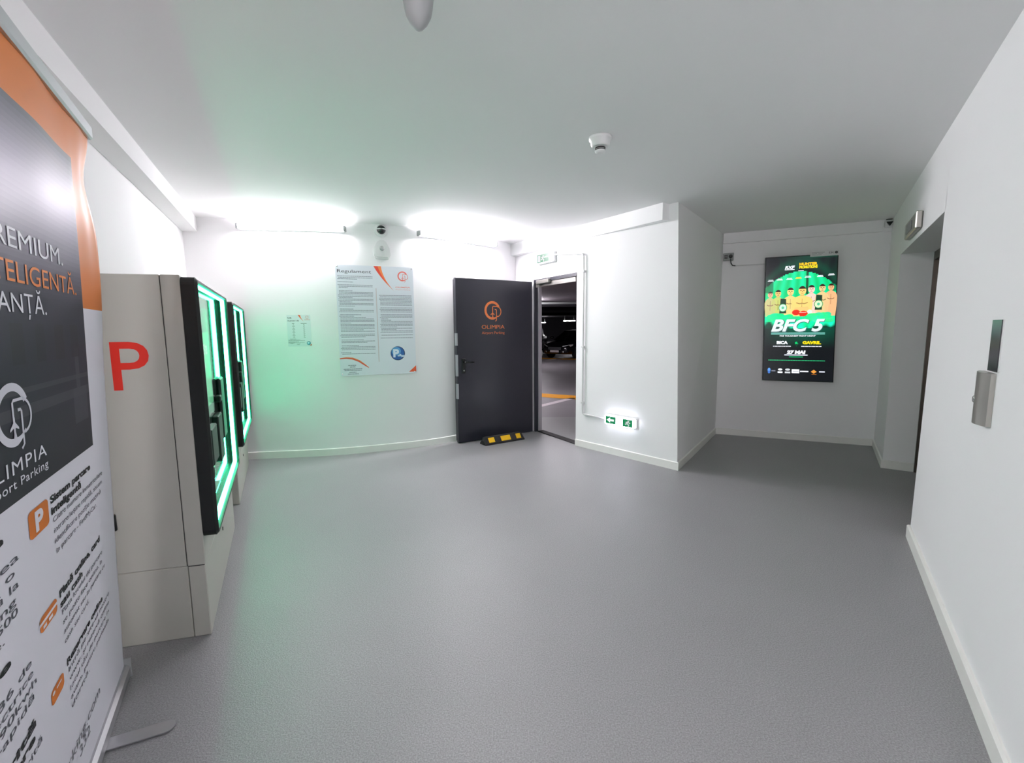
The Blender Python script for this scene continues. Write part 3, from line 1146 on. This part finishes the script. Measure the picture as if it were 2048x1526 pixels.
mb.build('top_rail', M['alu'], root)
mb = MB()
pm = fb(WB * .5, -0.04 * sgn, 0.08)
mb.tube([pm, (t0 + t1) / 2 - BN * 0.02], 0.009)
mb.build('support_pole', M['alu'], root)

# ------------------------------------------------------------------ notice board and price sheet on the back wall
BW, BH, BZ = 0.895, 1.305, 0.966
S0 = 0.012
t = thing('notice_board', 'large parking rules board headed Regulament on the back wall', 'sign', FR_SIGN(S0 + BW / 2, 0.015, BZ + BH / 2))
mb = MB()
mb.box(FR_SIGN, S0, S0 + BW, 0.004, 0.012, BZ, BZ + BH, bev=0.002)
mb.build('board', M['whitep'], t)
for a in (0.02, BW - 0.02):
    for b in (0.02, BH - 0.02):
        mb = MB()
        mb.lathe(FR_SIGN(S0 + a, 0.0, BZ + b), FR_SIGN.en, [(.009, 0), (.009, .014), (.007, .017)], 12)
        mb.build('fixing', M['chrome'], t)
p = Print(lambda u, v, l: FR_SIGN(S0 + u * BW, 0.0122 + l, BZ + (1 - v) * BH))
p.rect(0.0, 1.0, 1.0, 0.0, (232, 235, 244), 0)
KV = -1.0 / BH
KU = 1.0 / BW


def sheet_art(p, ku, kv, title, fine=True):
    RO, OO = (226, 74, 52), (238, 132, 70)
    n = 14
    c1 = [(0.478 + .10 * math.sin(x * 1.3) + .16 * x * x, 0.22 * x) for x in [i / n for i in range(n + 1)]]
    c2 = [(0.572 + .06 * x + .11 * x * x, 0.22 * x) for x in [i / n for i in range(n + 1)]]
    c1 = [(0.478 + .17 * x + .085 * x * x, 0.22 * x) for x in [i / n for i in range(n + 1)]]
    c2 = [(0.575 + .03 * x + .128 * x * x, 0.22 * x) for x in [i / n for i in range(n + 1)]]
    mid = [((a[0] * .45 + b[0] * .55), a[1]) for a, b in zip(c1, c2)]
    for i in range(n):
        p.poly([c1[i], mid[i], mid[i + 1], c1[i + 1]], RO, 1)
        p.poly([mid[i], c2[i], c2[i + 1], mid[i + 1]], OO, 1)
    return RO, OO


RO, OO = sheet_art(p, KU, KV, '')
p.text('Regulament', 0.020, 0.068, 0.036, (58, 58, 70), 1, width=0.425, kv=KV)
ring_logo(p, 0.855, 0.085, 0.052, (236, 120, 112), KU, KV, 1)
p.text('OLIMPIA', 0.855, 0.193, 0.016, (236, 140, 130), 1, width=0.20, align='c', kv=KV, bold=.02)
p.text('Airport Parking', 0.855, 0.212, 0.010, (236, 156, 146), 1, width=0.20, align='c', kv=KV)
r = random.Random(11)
y = 0.096
k = 0
while y < 0.80:
    full = r.random()
    ln = 0.44 if full > .35 else r.uniform(.12, .36)
    if r.random() < .12:
        y += 0.014
    p.words(0.020 + (0.012 if r.random() < .7 else 0), 0.02 + ln, y, 0.0048, (128, 132, 146), 1, k)
    y += 0.0125
    k += 1
y = 0.262
while y < 0.665:
    ln = 0.45 if r.random() > .3 else r.uniform(.12, .36)
    if r.random() < .10:
        y += 0.014
    p.words(0.535 + (0.012 if r.random() < .7 else 0), 0.52 + ln, y, 0.0048, (134, 136, 150), 1, 100 + k)
    y += 0.0125
    k += 1
p.rect(0.496, 0.504, 0.88, 0.20, (206, 188, 190), 1)
sw = [(0.0, 0.842), (0.08, 0.836), (0.16, 0.842), (0.24, 0.866), (0.31, 0.902), (0.365, 0.934)]
p.stroke(sw, [.010, .020, .026, .026, .020, .003], RO, 1, ku=1.0, kv=BW / BH * 1.0)
p.stroke([(a, b - .005) for a, b in sw], [.004, .008, .012, .012, .008, .002], OO, 2, ku=1.0, kv=BW / BH)
for u0, u1, v in ((.10, .20, .902), (.12, .19, .917), (.04, .28, .936), (.05, .27, .949), (.11, .20, .966), (.09, .23, .982)):
    p.words(u0, u1, v, 0.0055, (96, 110, 120), 1, int(v * 999))
p.poly([(0.90, 0.985), (1.0, 0.985), (1.0, 0.925)], (226, 88, 40), 1)
p.disc(0.755, 0.805, 0.097, 0.0665, (10, 40, 90), 1, 36)
p.disc(0.752, 0.803, 0.089, 0.061, (26, 96, 170), 2, 36)
p.disc(0.735, 0.785, 0.062, 0.040, (90, 160, 214), 3, 30)
p.text('P', 0.692, 0.838, 0.092, (222, 234, 250), 4, width=0.080, kv=KV, bold=.05)
for a, b, c, d in ((.752, .822, .845, .834), (.775, .812, .800, .822), (.80, .826, .84, .842)):
    p.rect(a, c, d, b, (206, 224, 246), 5)
p.make('print', M['ink'], t)

PW, PH, PZ = 0.262, 0.366, 1.326
PS = 0.445
t = thing('price_sheet', 'small parking price sheet on the back wall left of the rules board', 'sign', FR_PRICE(PS + PW / 2, 0.004, PZ + PH / 2))
mb = MB()
mb.box(FR_PRICE, PS, PS + PW, 0.003, 0.007, PZ, PZ + PH)
mb.build('board', M['whitep'], t)
p = Print(lambda u, v, l: FR_PRICE(PS + u * PW, 0.0072 + l, PZ + (1 - v) * PH))
p.rect(0, 1, 1, 0, (228, 232, 236), 0)
KV2 = -1.0 / PH
sheet_art(p, 1 / PW, KV2, '')
p.text('Tarife', 0.03, 0.115, 0.018, (60, 66, 66), 1, width=0.17, kv=KV2, bold=.02)
p.text('de parcare / zile', 0.03, 0.20, 0.016, (60, 66, 66), 1, width=0.48, kv=KV2, bold=.02)
ring_logo(p, 0.86, 0.075, 0.016, (222, 170, 164), 1 / PW, KV2, 1, plane=False)
p.rect(0.74, 0.98, 0.165, 0.145, (222, 178, 172), 1)
for n in range(14):
    v = 0.29 + n * 0.032
    p.rect(0.25 - .02 * (n % 3), 0.29 + .02 * (n % 3), v + .012, v, (140, 152, 150), 1)
    p.rect(0.68, 0.73 + .02 * (n % 2), v + .012, v, (140, 152, 150), 1)
p.rect(0.21, 0.31, 0.278, 0.262, (110, 120, 118), 1)
p.rect(0.58, 0.83, 0.278, 0.262, (110, 120, 118), 1)
for n, (a, b) in enumerate(((.10, .35), (.02, .52), (.02, .72), (.02, .46), (.02, .70), (.10, .22), (.02, .30), (.36, .52), (.38, .48))):
    v = 0.755 + (n if n < 6 else n - 1.5) * 0.028
    p.words(a, b, v, 0.010, (124, 138, 134), 1, n)
p.disc(0.875, 0.895, 0.085, 0.062, (20, 96, 120), 1)
p.disc(0.870, 0.892, 0.068, 0.050, (110, 190, 210), 2)
p.text('P', 0.83, 0.92, 0.022, (226, 240, 248), 3, width=0.07, kv=KV2, bold=.04)
p.poly([(0.90, 0.97), (1.0, 0.97), (1.0, 0.92)], (214, 100, 70), 3)
p.make('print', M['ink'], t)

# ------------------------------------------------------------------ dome camera and siren between the wall lamps
bs = 0.545
t = thing('dome_camera', 'white dome camera with a dark ball between the two tube lamps', 'camera', FR_SIGN(bs, 0, 2.69))
mb = MB()
mb.lathe(FR_SIGN(bs, 0, 2.69), FR_SIGN.en, [(.075, 0), (.075, .03), (.066, .045), (.055, .05)], 28)
mb.build('mount', M['whitep'], t)
mb = MB()
mb.lathe(FR_SIGN(bs, 0.045, 2.69), FR_SIGN.en, [(.052 * math.cos(math.radians(a)), .052 * math.sin(math.radians(a))) for a in range(0, 91, 10)], 24)
mb.build('dome', M['dome'], t)
mb = MB()
mb.tube([FR_SIGN(bs - .055, 0.05, 2.695), FR_SIGN(bs - .03, 0.092, 2.695), FR_SIGN(bs + .03, 0.092, 2.695), FR_SIGN(bs + .055, 0.05, 2.695)], 0.006, 8)
mb.build('band', M['whitep'], t)
t = thing('alarm_siren', 'pale rounded alarm siren under the dome camera', 'siren', FR_SIGN(bs, 0, 2.46))
mb = MB()
prof = [(-.075, -.10), (.075, -.10), (.10, -.06), (.09, 0.02), (.055, .09), (.02, .115), (-.02, .115), (-.055, .09), (-.09, .02), (-.10, -.06)]
mb.prism(FR_SIGN, [(bs + a, 2.46 + b) for a, b in prof], 0.0, 0.035)
mb.prism(FR_SIGN, [(bs + a * .86, 2.46 + b * .86) for a, b in prof], 0.035, 0.05)
mb.build('cover', M['whitep'], t)
mb = MB()
mb.lathe(FR_SIGN(bs, 0.05, 2.475), FR_SIGN.en, [(.028, 0), (.024, .012), (.012, .018)], 16)
mb.build('sounder', M['greyp'], t)

# ------------------------------------------------------------------ rubber wheel stop at the door's foot
FR_W = Frame((-0.395, 5.77), (0.125, 6.11))
WL = math.hypot(0.52, 0.34)
t = thing('wheel_stop', 'black rubber wheel stop with yellow patches holding the dark door open', 'wheel stop', FR_W(WL / 2, 0, 0))
mb = MB()
prof = [(-.075, 0), (.085, 0), (.085, .02), (.03, .095), (-.03, .095), (-.075, .02)]
k = len(prof)
st = [(0.0, .55), (0.02, .9), (0.05, 1.0), (WL - .05, 1.0), (WL - .02, .9), (WL, .55)]
vs = [FR_W(s, n * (0.8 + .2 * q), z * q) for s, q in st for n, z in prof]
mb.add(vs, [(i * k + j, i * k + (j + 1) % k, (i + 1) * k + (j + 1) % k, (i + 1) * k + j) for i in range(len(st) - 1) for j in range(k)] + [list(range(k)), list(range(5 * k, 6 * k))])
mb.build('body', M['rubber'], t)
for s0, s1 in ((0.06, 0.15), (0.25, 0.40), (0.49, 0.565)):
    mb = MB()
    for (n0, z0), (n1, z1) in (((.078, .031), (.036, .088)),):
        mb.face([FR_W(s0, n0 + .002, z0 + .001), FR_W(s1, n0 + .002, z0 + .001), FR_W(s1, n1 + .002, z1 + .001), FR_W(s0, n1 + .002, z1 + .001)])
    mb.build('reflector', M['yellow'], t)

# ------------------------------------------------------------------ emergency exit signs with their conduit
SGREEN = (0, 150, 92)


def exit_sign(fr, s0, s1, z0, z1, label, low):
    t = thing('exit_sign', label, 'exit sign', fr((s0 + s1) / 2, 0, (z0 + z1) / 2), 'lit emergency exit signs')
    m = MB()
    m.box(fr, s0, s1, 0.0, 0.035, z0, z1, bev=0.01)
    m.build('housing', M['whitep'], t)
    m = MB()
    m.box(fr, s0 + .006, s1 - .006, 0.035, 0.062, z0 + .006, z1 - .006, bev=0.012)
    m.build('diffuser', emit('exit_glow_low' if low else 'exit_glow_high', (0.86, 0.86, 1.0), 12.0 if low else 3.0), t)
    q = Print(lambda u, v, l: fr(s0 + (s1 - s0) * u, 0.0622 + l * 1.5, z0 + (z1 - z0) * v))
    W2, G2 = (1.6, 1.7, 1.7), lin(SGREEN)
    if low:
        q.poly([(0.07, .16), (0.40, .16), (0.40, .88), (0.07, .88)], G2, 0, True)
        q.poly([(0.10, .52), (0.22, .78), (0.22, .62), (0.34, .62), (0.34, .42), (0.22, .42), (0.22, .26)], W2, 1, True)
        q.make('arrow_panel', attr_mat('exit_pictogram', 0.3, 0.75), t)
        q = Print(q.map)
        q.poly([(0.62, .14), (0.93, .14), (0.93, .86), (0.62, .86)], G2, 0, True)
        q.disc(0.80, 0.72, .030, .075, (235, 240, 240), 1)
        for a in ([(0.80, .64), (0.76, .45), (0.70, .36)], [(0.76, .45), (0.82, .34), (0.80, .20)], [(0.79, .60), (0.86, .50)], [(0.79, .60), (0.72, .56)]):
            q.stroke(a, .035, (235, 240, 240), 1, ku=1, kv=3)
    else:
        q.poly([(0.10, .14), (0.78, .14), (0.78, .88), (0.10, .88)], G2, 0, True)
        q.disc(0.46, 0.73, .035, .07, (235, 240, 240), 1)
        for a in ([(0.45, .66), (0.42, .46), (0.34, .36)], [(0.42, .46), (0.50, .36), (0.48, .20)], [(0.45, .62), (0.54, .54)], [(0.45, .62), (0.36, .56)]):
            q.stroke(a, .05, (235, 240, 240), 1, ku=1, kv=2)
        q.rect(0.14, 0.30, .22, .80, (235, 240, 240), 1)
        q.poly([(0.56, .50), (0.74, .50), (0.74, .62), (0.56, .62)], W2, 1, True)
    q.make('pictogram', attr_mat('exit_pictogram', 0.3, 0.75), t)
    return t


exit_sign(FR_JB, LJ - 0.835, LJ - 0.425, 2.385, 2.53, 'lit green exit sign above the doorway to the garage', False)
exit_sign(FR_DJ, 1.377 - 0.885, 1.377 - 0.452, 0.366, 0.487, 'lit green exit sign low on the pier wall above the skirting', True)
t = thing('cable_conduit', 'thin white conduit running from the upper exit sign down to the lower one', 'conduit', FR_DJ(0.13, 0, 0))
mb = MB()
path = [FR_JB(LJ - 0.43, 0.022, 2.478), FR_JB(LJ - 0.2, 0.022, 2.452), FR_DJ(0.02, 0.022, 2.422), FR_DJ(0.085, 0.022, 2.412)]
path += [FR_DJ(0.085 + .045 * math.sin(a), 0.022, 2.367 + .045 * math.cos(a)) for a in (0.4, .8, 1.2, 1.57)]
path += [FR_DJ(0.13, 0.022, z) for z in (2.0, 1.5, 1.0, 0.6, 0.50)]
path += [FR_DJ(0.132, 0.021, 0.45), FR_DJ(0.15, 0.020, 0.432), FR_DJ(0.30, 0.020, 0.429), FR_DJ(0.50, 0.020, 0.426)]
mb.tube(path, 0.011, 10)
mb.build('pipe', M['conduit'], t)
for s, z in ((0.13, 2.20), (0.13, 1.28), (0.13, 0.58)):
    mb = MB()
    mb.box(FR_DJ, s - .018, s + .018, 0, 0.038, z - .012, z + .012, bev=.004)
    mb.build('clip', M['conduit'], t)

# ------------------------------------------------------------------ portrait advertising screen
TW, TH, TZ = 0.790, 1.605, 0.797
TS = 0.527


def tvp(u, v, n):
    """u, v from the screen's top left; the whole set hangs a little askew."""
    z = TZ + TH * (1 - v)
    return FR_TV(TS + TW * u + 0.042 * (0.5 - (1 - v)), n, z)


t = thing('advertising_screen', 'tall lit screen with a green fight night poster on the alcove wall', 'screen', FR_TV(TS + TW / 2, 0.0, TZ + TH / 2))
tvf = lambda s, n, z: tvp(s, 1 - z, n)
mb = MB()
mb.box(tvf, 0, 1, 0.05, 0.092, 0, 1)
mb.build('cabinet', M['blackp'], t)
mb = MB()
mb.box(tvf, 0.3, 0.7, 0.0, 0.05, 0.35, 0.65)
mb.build('wall_bracket', M['blackp'], t)
p = Print(lambda u, v, l: tvp(0.012 + .976 * u, 0.007 + .986 * v, 0.092 + l))


def mixc(a, b, k):
    k = max(0, min(1, k))
    return tuple(x * (1 - k) + y * k for x, y in zip(a, b))


LB_, DKG, GRN, TEAL = lin((16, 19, 24)), lin((10, 84, 62)), lin((0, 226, 130)), lin((30, 250, 200))


def tv_bg(a, b):
    v = 1 - b
    n = math.sin(a * 17 + v * 31) * math.sin(a * 29 - v * 13)
    arch = 0.075 + 0.62 * (a - .5) ** 2 - .03
    arch2 = 0.118 + 0.50 * (a - .5) ** 2
    if v < 0.02 + .0:
        return mixc(LB_, DKG, .6 - abs(a - .75))
    if v < arch2:
        return mixc(LB_, DKG, max(0, .45 - abs(v - arch) * 8) + .10 * (n + 1) * (a > .2))
    if v < 0.57:
        ray = .5 + .5 * math.sin((a - .5) * 26 / (.35 + v))
        c = mixc(mixc(DKG, GRN, .75), TEAL, .55 * ray * (1 - abs(a - .5)))
        if a < .12 or a > .93:
            c = mixc(LB_, c, .35 + (v > .28) * .6)
        if .575 < a < .625 and v < .30:
            c = mixc(c, LB_, .85)
        if v > .42:
            c = mixc(c, mixc(GRN, TEAL, .5 + .5 * n), (v - .42) / .06)
        if v > .515:
            edge = .53 + .02 * n + .05 * (1 - abs(a - .55) * 2)
            c = mixc(c, mixc(LB_, DKG, .5), (v - edge) / .03 + .5)
        return c
    k = max(0, 1 - (v - .57) / .16) * (1 - abs(a - .6) * 1.5)
    return mixc(LB_, lin((6, 112, 84)), .75 * k)


p.grid([(0, 1), (1, 1), (1, 0), (0, 0)], 60, 110, tv_bg, 0)
SK = [(236, 176, 140), (232, 190, 110), (240, 208, 130), (250, 208, 120), (248, 206, 190), (226, 200, 140), (240, 180, 130)]
figs = [(0.075, .297, .038, 0), (0.930, .252, .040, 6), (0.190, .288, .043, 1), (0.812, .256, .045, 5), (0.368, .277, .048, 2), (0.662, .262, .047, 4), (0.535, .272, .054, 3)]
for u, v, rh, ci in figs:
    sk = SK[ci]
    dk = tuple(int(x * .62) for x in sk)
    bw = rh * (2.15 if ci != 3 else 2.75)
    kv = TW / TH
    top, bot = v + rh * 1.05 * kv * 2.0 * .78, 0.475
    L = 2 if ci != 3 else 6
    p.poly([(u - rh * .42, v), (u + rh * .42, v), (u + rh * .5, top), (u - rh * .5, top)], dk, L)
    body = [(u - rh * .5, top - .006), (u + rh * .5, top - .006), (u + bw * .78, top + .012), (u + bw, top + .035), (u + bw * 1.0, top + .075), (u + bw * .82, bot), (u - bw * .82, bot), (u - bw * 1.0, top + .075), (u - bw, top + .035), (u - bw * .78, top + .012)]
    tint = (120, 226, 110) if ci in (0, 1) else sk
    p.poly(body, tuple(int((a * 2 + b) / 3) for a, b in zip(sk, tint)), L + 1)
    p.stroke([(u - bw * .55, top + .052), (u - bw * .2, top + .06), (u, top + .056), (u + bw * .2, top + .06), (u + bw * .55, top + .052)], .007, dk, L + 2)
    p.stroke([(u, top + .02), (u, top + .10)], .006, dk, L + 2)
    hv = rh * kv * 1.32
    p.disc(u, v, rh, hv, sk, L + 2, 24)
    hr = [(u + rh * 1.02 * math.cos(a), v - hv * 1.05 * math.sin(a)) for a in [math.radians(q) for q in range(20, 161, 10)]]
    p.poly([(u - rh * .86, v - hv * .42), (u + rh * .86, v - hv * .42)] + hr, (54, 34, 26), L + 3)
    for sgn_ in (-1, 1):
        p.rect(u + sgn_ * rh * .38 - rh * .2, u + sgn_ * rh * .38 + rh * .2, v + .001, v - .004, (70, 44, 34), L + 4)
    p.poly([(u, v), (u + rh * .16, v + hv * .30), (u - rh * .16, v + hv * .30)], dk, L + 4)
    p.rect(u - rh * .3, u + rh * .3, v + hv * .55 + .003, v + hv * .55, (140, 70, 60), L + 4)
# title belts, gloves, smoke
for u, v, c in ((0.262, .405, (206, 244, 216)), (0.765, .382, (214, 236, 190))):
    p.poly([(u - .035, v - .075), (u + .045, v - .07), (u + .05, v + .045), (u - .05, v + .045)], (30, 60, 44), 12)
    p.disc(u, v, .062, .033, (60, 150, 90), 13)
    p.disc(u, v, .052, .028, c, 14)
    p.disc(u, v, .020, .011, (90, 190, 150), 15)
p.poly([(0.43, .405), (0.62, .40), (0.66, .45), (0.58, .462), (0.42, .455)], (244, 196, 120), 12)
p.disc(0.455, .445, .058, .022, (222, 40, 22), 13)
p.disc(0.560, .458, .062, .026, (226, 44, 24), 14)
p.rect(0.50, 0.60, .448, .444, (250, 200, 190), 15)
p.disc(0.645, .442, .035, .018, (220, 240, 220), 13)
r = random.Random(5)
for i in range(46):
    a = r.random()
    vv = .462 + r.random() * .05
    if abs(a - .52) < .12 and vv < .485:
        continue
    p.disc(max(.085, min(.915, a)), vv, .05 + .03 * r.random(), .012 + .010 * r.random(), (int(10 + 60 * r.random()), int(214 + 30 * r.random()), int(120 + 60 * r.random())), 16, 12)
KT = -1.0 / TH
WT, YL = (236, 240, 246), (236, 214, 20)
p.text('RXF', 0.275, 0.094, 0.036, WT, 3, width=0.145, kv=KT, bold=.06, shear=.25)
p.rect(0.275, 0.415, 0.104, 0.098, WT, 3)
p.rect(0.448, 0.451, 0.110, 0.055, (0, 150, 100), 3)
p.text('HUNTER', 0.480, 0.071, 0.030, (240, 190, 30), 3, width=0.255, kv=KT, bold=.07)
p.text('PROMOTIONS', 0.480, 0.095, 0.030, YL, 3, width=0.255, kv=KT, bold=.07)
p.rect(0.468, 0.545, 0.116, 0.111, WT, 3)
for i, (u, v) in enumerate(((0.075, .176), (.205, .170), (.345, .168), (.475, .163), (.605, .157), (.775, .156), (.925, .148))):
    c = YL if i == 3 else WT
    p.rect(u - .035, u + .035, v + .005, v, c, 17)
    p.rect(u - .045, u + .045, v + .013, v + .008, c, 17)
p.text('BFC 5', 0.105, 0.598, 0.150, (60, 90, 90), 18, width=0.765, kv=KT, bold=.05, shear=.3)
p.text('BFC 5', 0.098, 0.594, 0.148, (222, 240, 240), 19, width=0.765, kv=KT, bold=.035, shear=.3)
p.rect(0.10, 0.87, 0.622, 0.608, (150, 226, 214), 19)
p.rect(0.10, 0.87, 0.618, 0.612, (40, 120, 110), 20)
p.text('THE TOUGHEST FIGHT NIGHT', 0.485, 0.640, 0.018, WT, 19, width=0.52, align='c', kv=KT, bold=.03, shear=.2)
p.text('BICA', 0.270, 0.700, 0.036, WT, 3, width=0.165, align='c', kv=KT, bold=.07)
p.text('&', 0.478, 0.714, 0.050, (0, 206, 110), 3, width=0.06, align='c', kv=KT, bold=.06)
p.text('GAVRIL', 0.692, 0.700, 0.036, YL, 3, width=0.26, align='c', kv=KT, bold=.07)
p.words(0.135, 0.405, 0.716, 0.007, (214, 216, 224), 3, 1)
p.words(0.545, 0.830, 0.716, 0.007, (214, 216, 224), 3, 2)
p.text('27 MAI', 0.475, 0.780, 0.040, WT, 3, width=0.27, align='c', kv=KT, bold=.08, shear=.1)
p.rect(0.305, 0.640, 0.795, 0.786, (206, 212, 222), 3)
p.rect(0.375, 0.575, 0.809, 0.803, (20, 196, 120), 3)
p.words(0.07, 0.89, 0.832, 0.006, (40, 190, 120), 3, 3)
lg = [(0.085, (90, 150, 226), .03), (0.15, (120, 124, 140), .03), (0.25, WT, .036), (0.36, (200, 204, 208), .04), (0.475, WT, .055), (0.60, (226, 228, 234), .06), (0.735, (226, 150, 60), .04), (0.85, (210, 214, 226), .04)]
for i, (u, c, wd) in enumerate(lg):
    if i in (0,):
        p.disc(u, .918, .022, .018, c, 3)
        p.disc(u, .935, .020, .012, (60, 110, 190), 4)
    elif i in (2, 3):
        p.disc(u, .912, wd * .9, .009, c, 3)
        p.rect(u - wd, u + wd, .942, .928, c, 3)
    elif i == 4:
        p.rect(u - wd, u + wd, .940, .908, c, 3)
        p.rect(u - wd * .7, u + wd * .8, .926, .923, (120, 124, 140), 4)
    elif i == 6:
        p.poly([(u - .042, .925), (u, .908), (u + .042, .925), (u, .940)], c, 3)
        p.rect(u - .03, u + .04, .948, .944, (190, 110, 30), 3)
    else:
        p.rect(u - wd, u + wd, .929, .919, c, 3)
scr = p.make('picture', M['screen'], t)

t = thing('name_plate', 'small white EKO plate on the top right edge of the screen', 'sign', FR_TV(1.15, 0.09, 2.43))
fp = lambda s, n, z: tvp(0.625 + .375 * s, -0.024 + 0.036 * (1 - z), n)
mb = MB()
mb.box(fp, 0, 1.01, 0.0935, 0.098, -.12, 1.0)
mb.build('plate', M['whitep'], t)
p = Print(lambda u, v, l: fp(u, 0.0981 + l, v))
p.rect(0, 1.0, -.10, .98, (226, 226, 226), 0)
p.text('EK', 0.66, 0.34, 0.40, (60, 60, 64), 1, width=0.19)
p.disc(0.915, 0.53, 0.055, 0.27, (46, 46, 50), 1)
p.rect(0.885, 0.945, 0.50, 0.56, (150, 150, 150), 2)
for n, (a, b) in enumerate(((.05, .52), (.05, .45), (.05, .40))):
    p.words(a, b, .66 - n * .26, .07, (130, 130, 134), 1, n)
p.make('print', M['ink'], t)

# junction box and cable by the screen
t = thing('junction_box', 'grey junction box with a black plug on the alcove wall left of the screen', 'junction box', FR_TV(0.03, 0, 2.45))
mb = MB()
mb.box(FR_TV, 0.008, 0.135, 0, 0.055, 2.40, 2.50, bev=.006)
mb.build('box', M['greyp'], t)
mb = MB()
mb.box(FR_TV, 0.022, 0.060, 0.055, 0.060, 2.425, 2.475, bev=.002)
mb.build('cover', M['blackp'], t)
mb = MB()
mb.lathe(FR_TV(0.098, 0.055, 2.452), FR_TV.en, [(.024, 0), (.024, .02), (.014, .035)], 16)
mb.tube([FR_TV(0.098, 0.085, 2.452), FR_TV(0.098, 0.09, 2.41), FR_TV(0.105, 0.07, 2.36), FR_TV(0.125, 0.03, 2.335), FR_TV(0.16, 0.012, 2.330)], 0.006, 8)
mb.build('plug', M['blackp'], t)
mb = MB()
mb.box(FR_TV, 0.15, 0.56, 0, 0.012, 2.324, 2.338)
tag(mb.build('cable_duct', M['conduit']), 'thin white cable duct between junction box and screen', 'cable duct')

# corner camera
t = thing('corner_camera', 'small white corner camera with a black lens beside the lift wall', 'camera', FR_TV(1.74, 0.05, 2.70))
mb = MB()
mb.box(FR_TV, 1.735, 1.815, 0.05, 0.095, 2.665, 2.75, bev=.008)
mb.build('housing', M['whitep'], t)
mb = MB()
mb.prism(FR_TV, [(1.742, 2.725), (1.805, 2.725), (1.776, 2.675)], 0.095, 0.112)
mb.build('lens', M['blackp'], t)
mb = MB()
mb.box(FR_TV, 1.745, 1.80, 0.06, 0.085, 2.75, H - .001)
mb.build('bracket', M['blackp'], t)

# ------------------------------------------------------------------ lift indicator and call panel
s_ = lambda s: RL - s
t = thing('lift_indicator', 'brushed steel lift indicator box above the lift opening', 'indicator', FR_R(s_(3.05), 0, 2.34))
mb = MB()
mb.box(FR_R, s_(3.36), s_(2.75), 0.002, 0.045, 2.268, 2.405, bev=.008)
mb.build('case', M['steel'], t)
mb = MB()
mb.box(FR_R, s_(3.25), s_(2.95), 0.045, 0.048, 2.295, 2.378)
mb.build('display', M['indicator'], t)

t = thing('lift_call_panel', 'steel lift call panel with a dark display strip on the right wall', 'panel', FR_R(s_(0.6), 0, 1.2))
mb = MB()
mb.box(FR_R, s_(0.612), s_(0.488), 0.0, 0.006, 1.312, 1.522)
mb.build('display', M['indicator'], t)
mb = MB()
mb.box(FR_R, s_(0.622), s_(0.478), 0.0, 0.003, 1.312, 1.522)
mb.build('display_border', M['whitep'], t)
mb = MB()
q = []
a0, a1 = s_(0.675), s_(0.505)
arc = [(a0 + (a1 - a0) * i / 12, 0.016 + 0.022 * math.sin(math.pi * i / 12)) for i in range(13)]
vs = [FR_R(s, n, z) for z in (1.085, 1.305) for s, n in arc + [(a1, 0), (a0, 0)]]
n = 15
mb.add(vs, [(i, (i + 1) % n, (i + 1) % n + n, i + n) for i in range(n)] + [list(range(n)), list(range(n, 2 * n))])
case = mb.build('case', M['steel'], t)
mb = MB()
mb.lathe(FR_R(s_(0.622), 0.022, 1.185), FR_R.en, [(.016, 0), (.016, .012), (.012, .016)], 18)
mb.build('call_button', M['chrome'], t)

# ------------------------------------------------------------------ ceiling detectors
t = thing('smoke_detector', 'round white smoke detector in the middle of the ceiling', 'detector', (0.60, 3.14, H))
mb = MB()
mb.lathe((0.60, 3.14, H), (0, 0, -1), [(.075, 0), (.075, .018), (.066, .022), (.062, .05), (.052, .062)], 32)
mb.build('base', M['whitep'], t)
mb = MB()
for z in (.066, .078):
    mb.lathe((0.60, 3.14, H - z), (0, 0, -1), [(.034, 0), (.034, .006)], 24)
mb.build('vent', M['seam'], t)
mb = MB()
mb.lathe((0.60, 3.14, H - .062), (0, 0, -1), [(.03, 0), (.03, .022), (.036, .022), (.034, .032), (.02, .038)], 28)
mb.build('sensor_head', M['whitep'], t)
t = thing('ceiling_sensor', 'pale cone shaped ceiling fitting at the top edge of the picture', 'detector', (-0.331, 1.793, H))
mb = MB()
mb.lathe((-0.331, 1.793, H), (0, 0, -1), [(.075, 0), (.075, .018), (.062, .028)], 28)
mb.build('base', M['whitep'], t)
mb = MB()
mb.lathe((-0.331, 1.793, H - .02), (0, 0, -1), [(.060, 0), (.057, .03), (.052, .065), (.046, .092), (.032, .118), (.014, .138), (.004, .143)], 28)
mb.build('cone', M['greyp'], t)
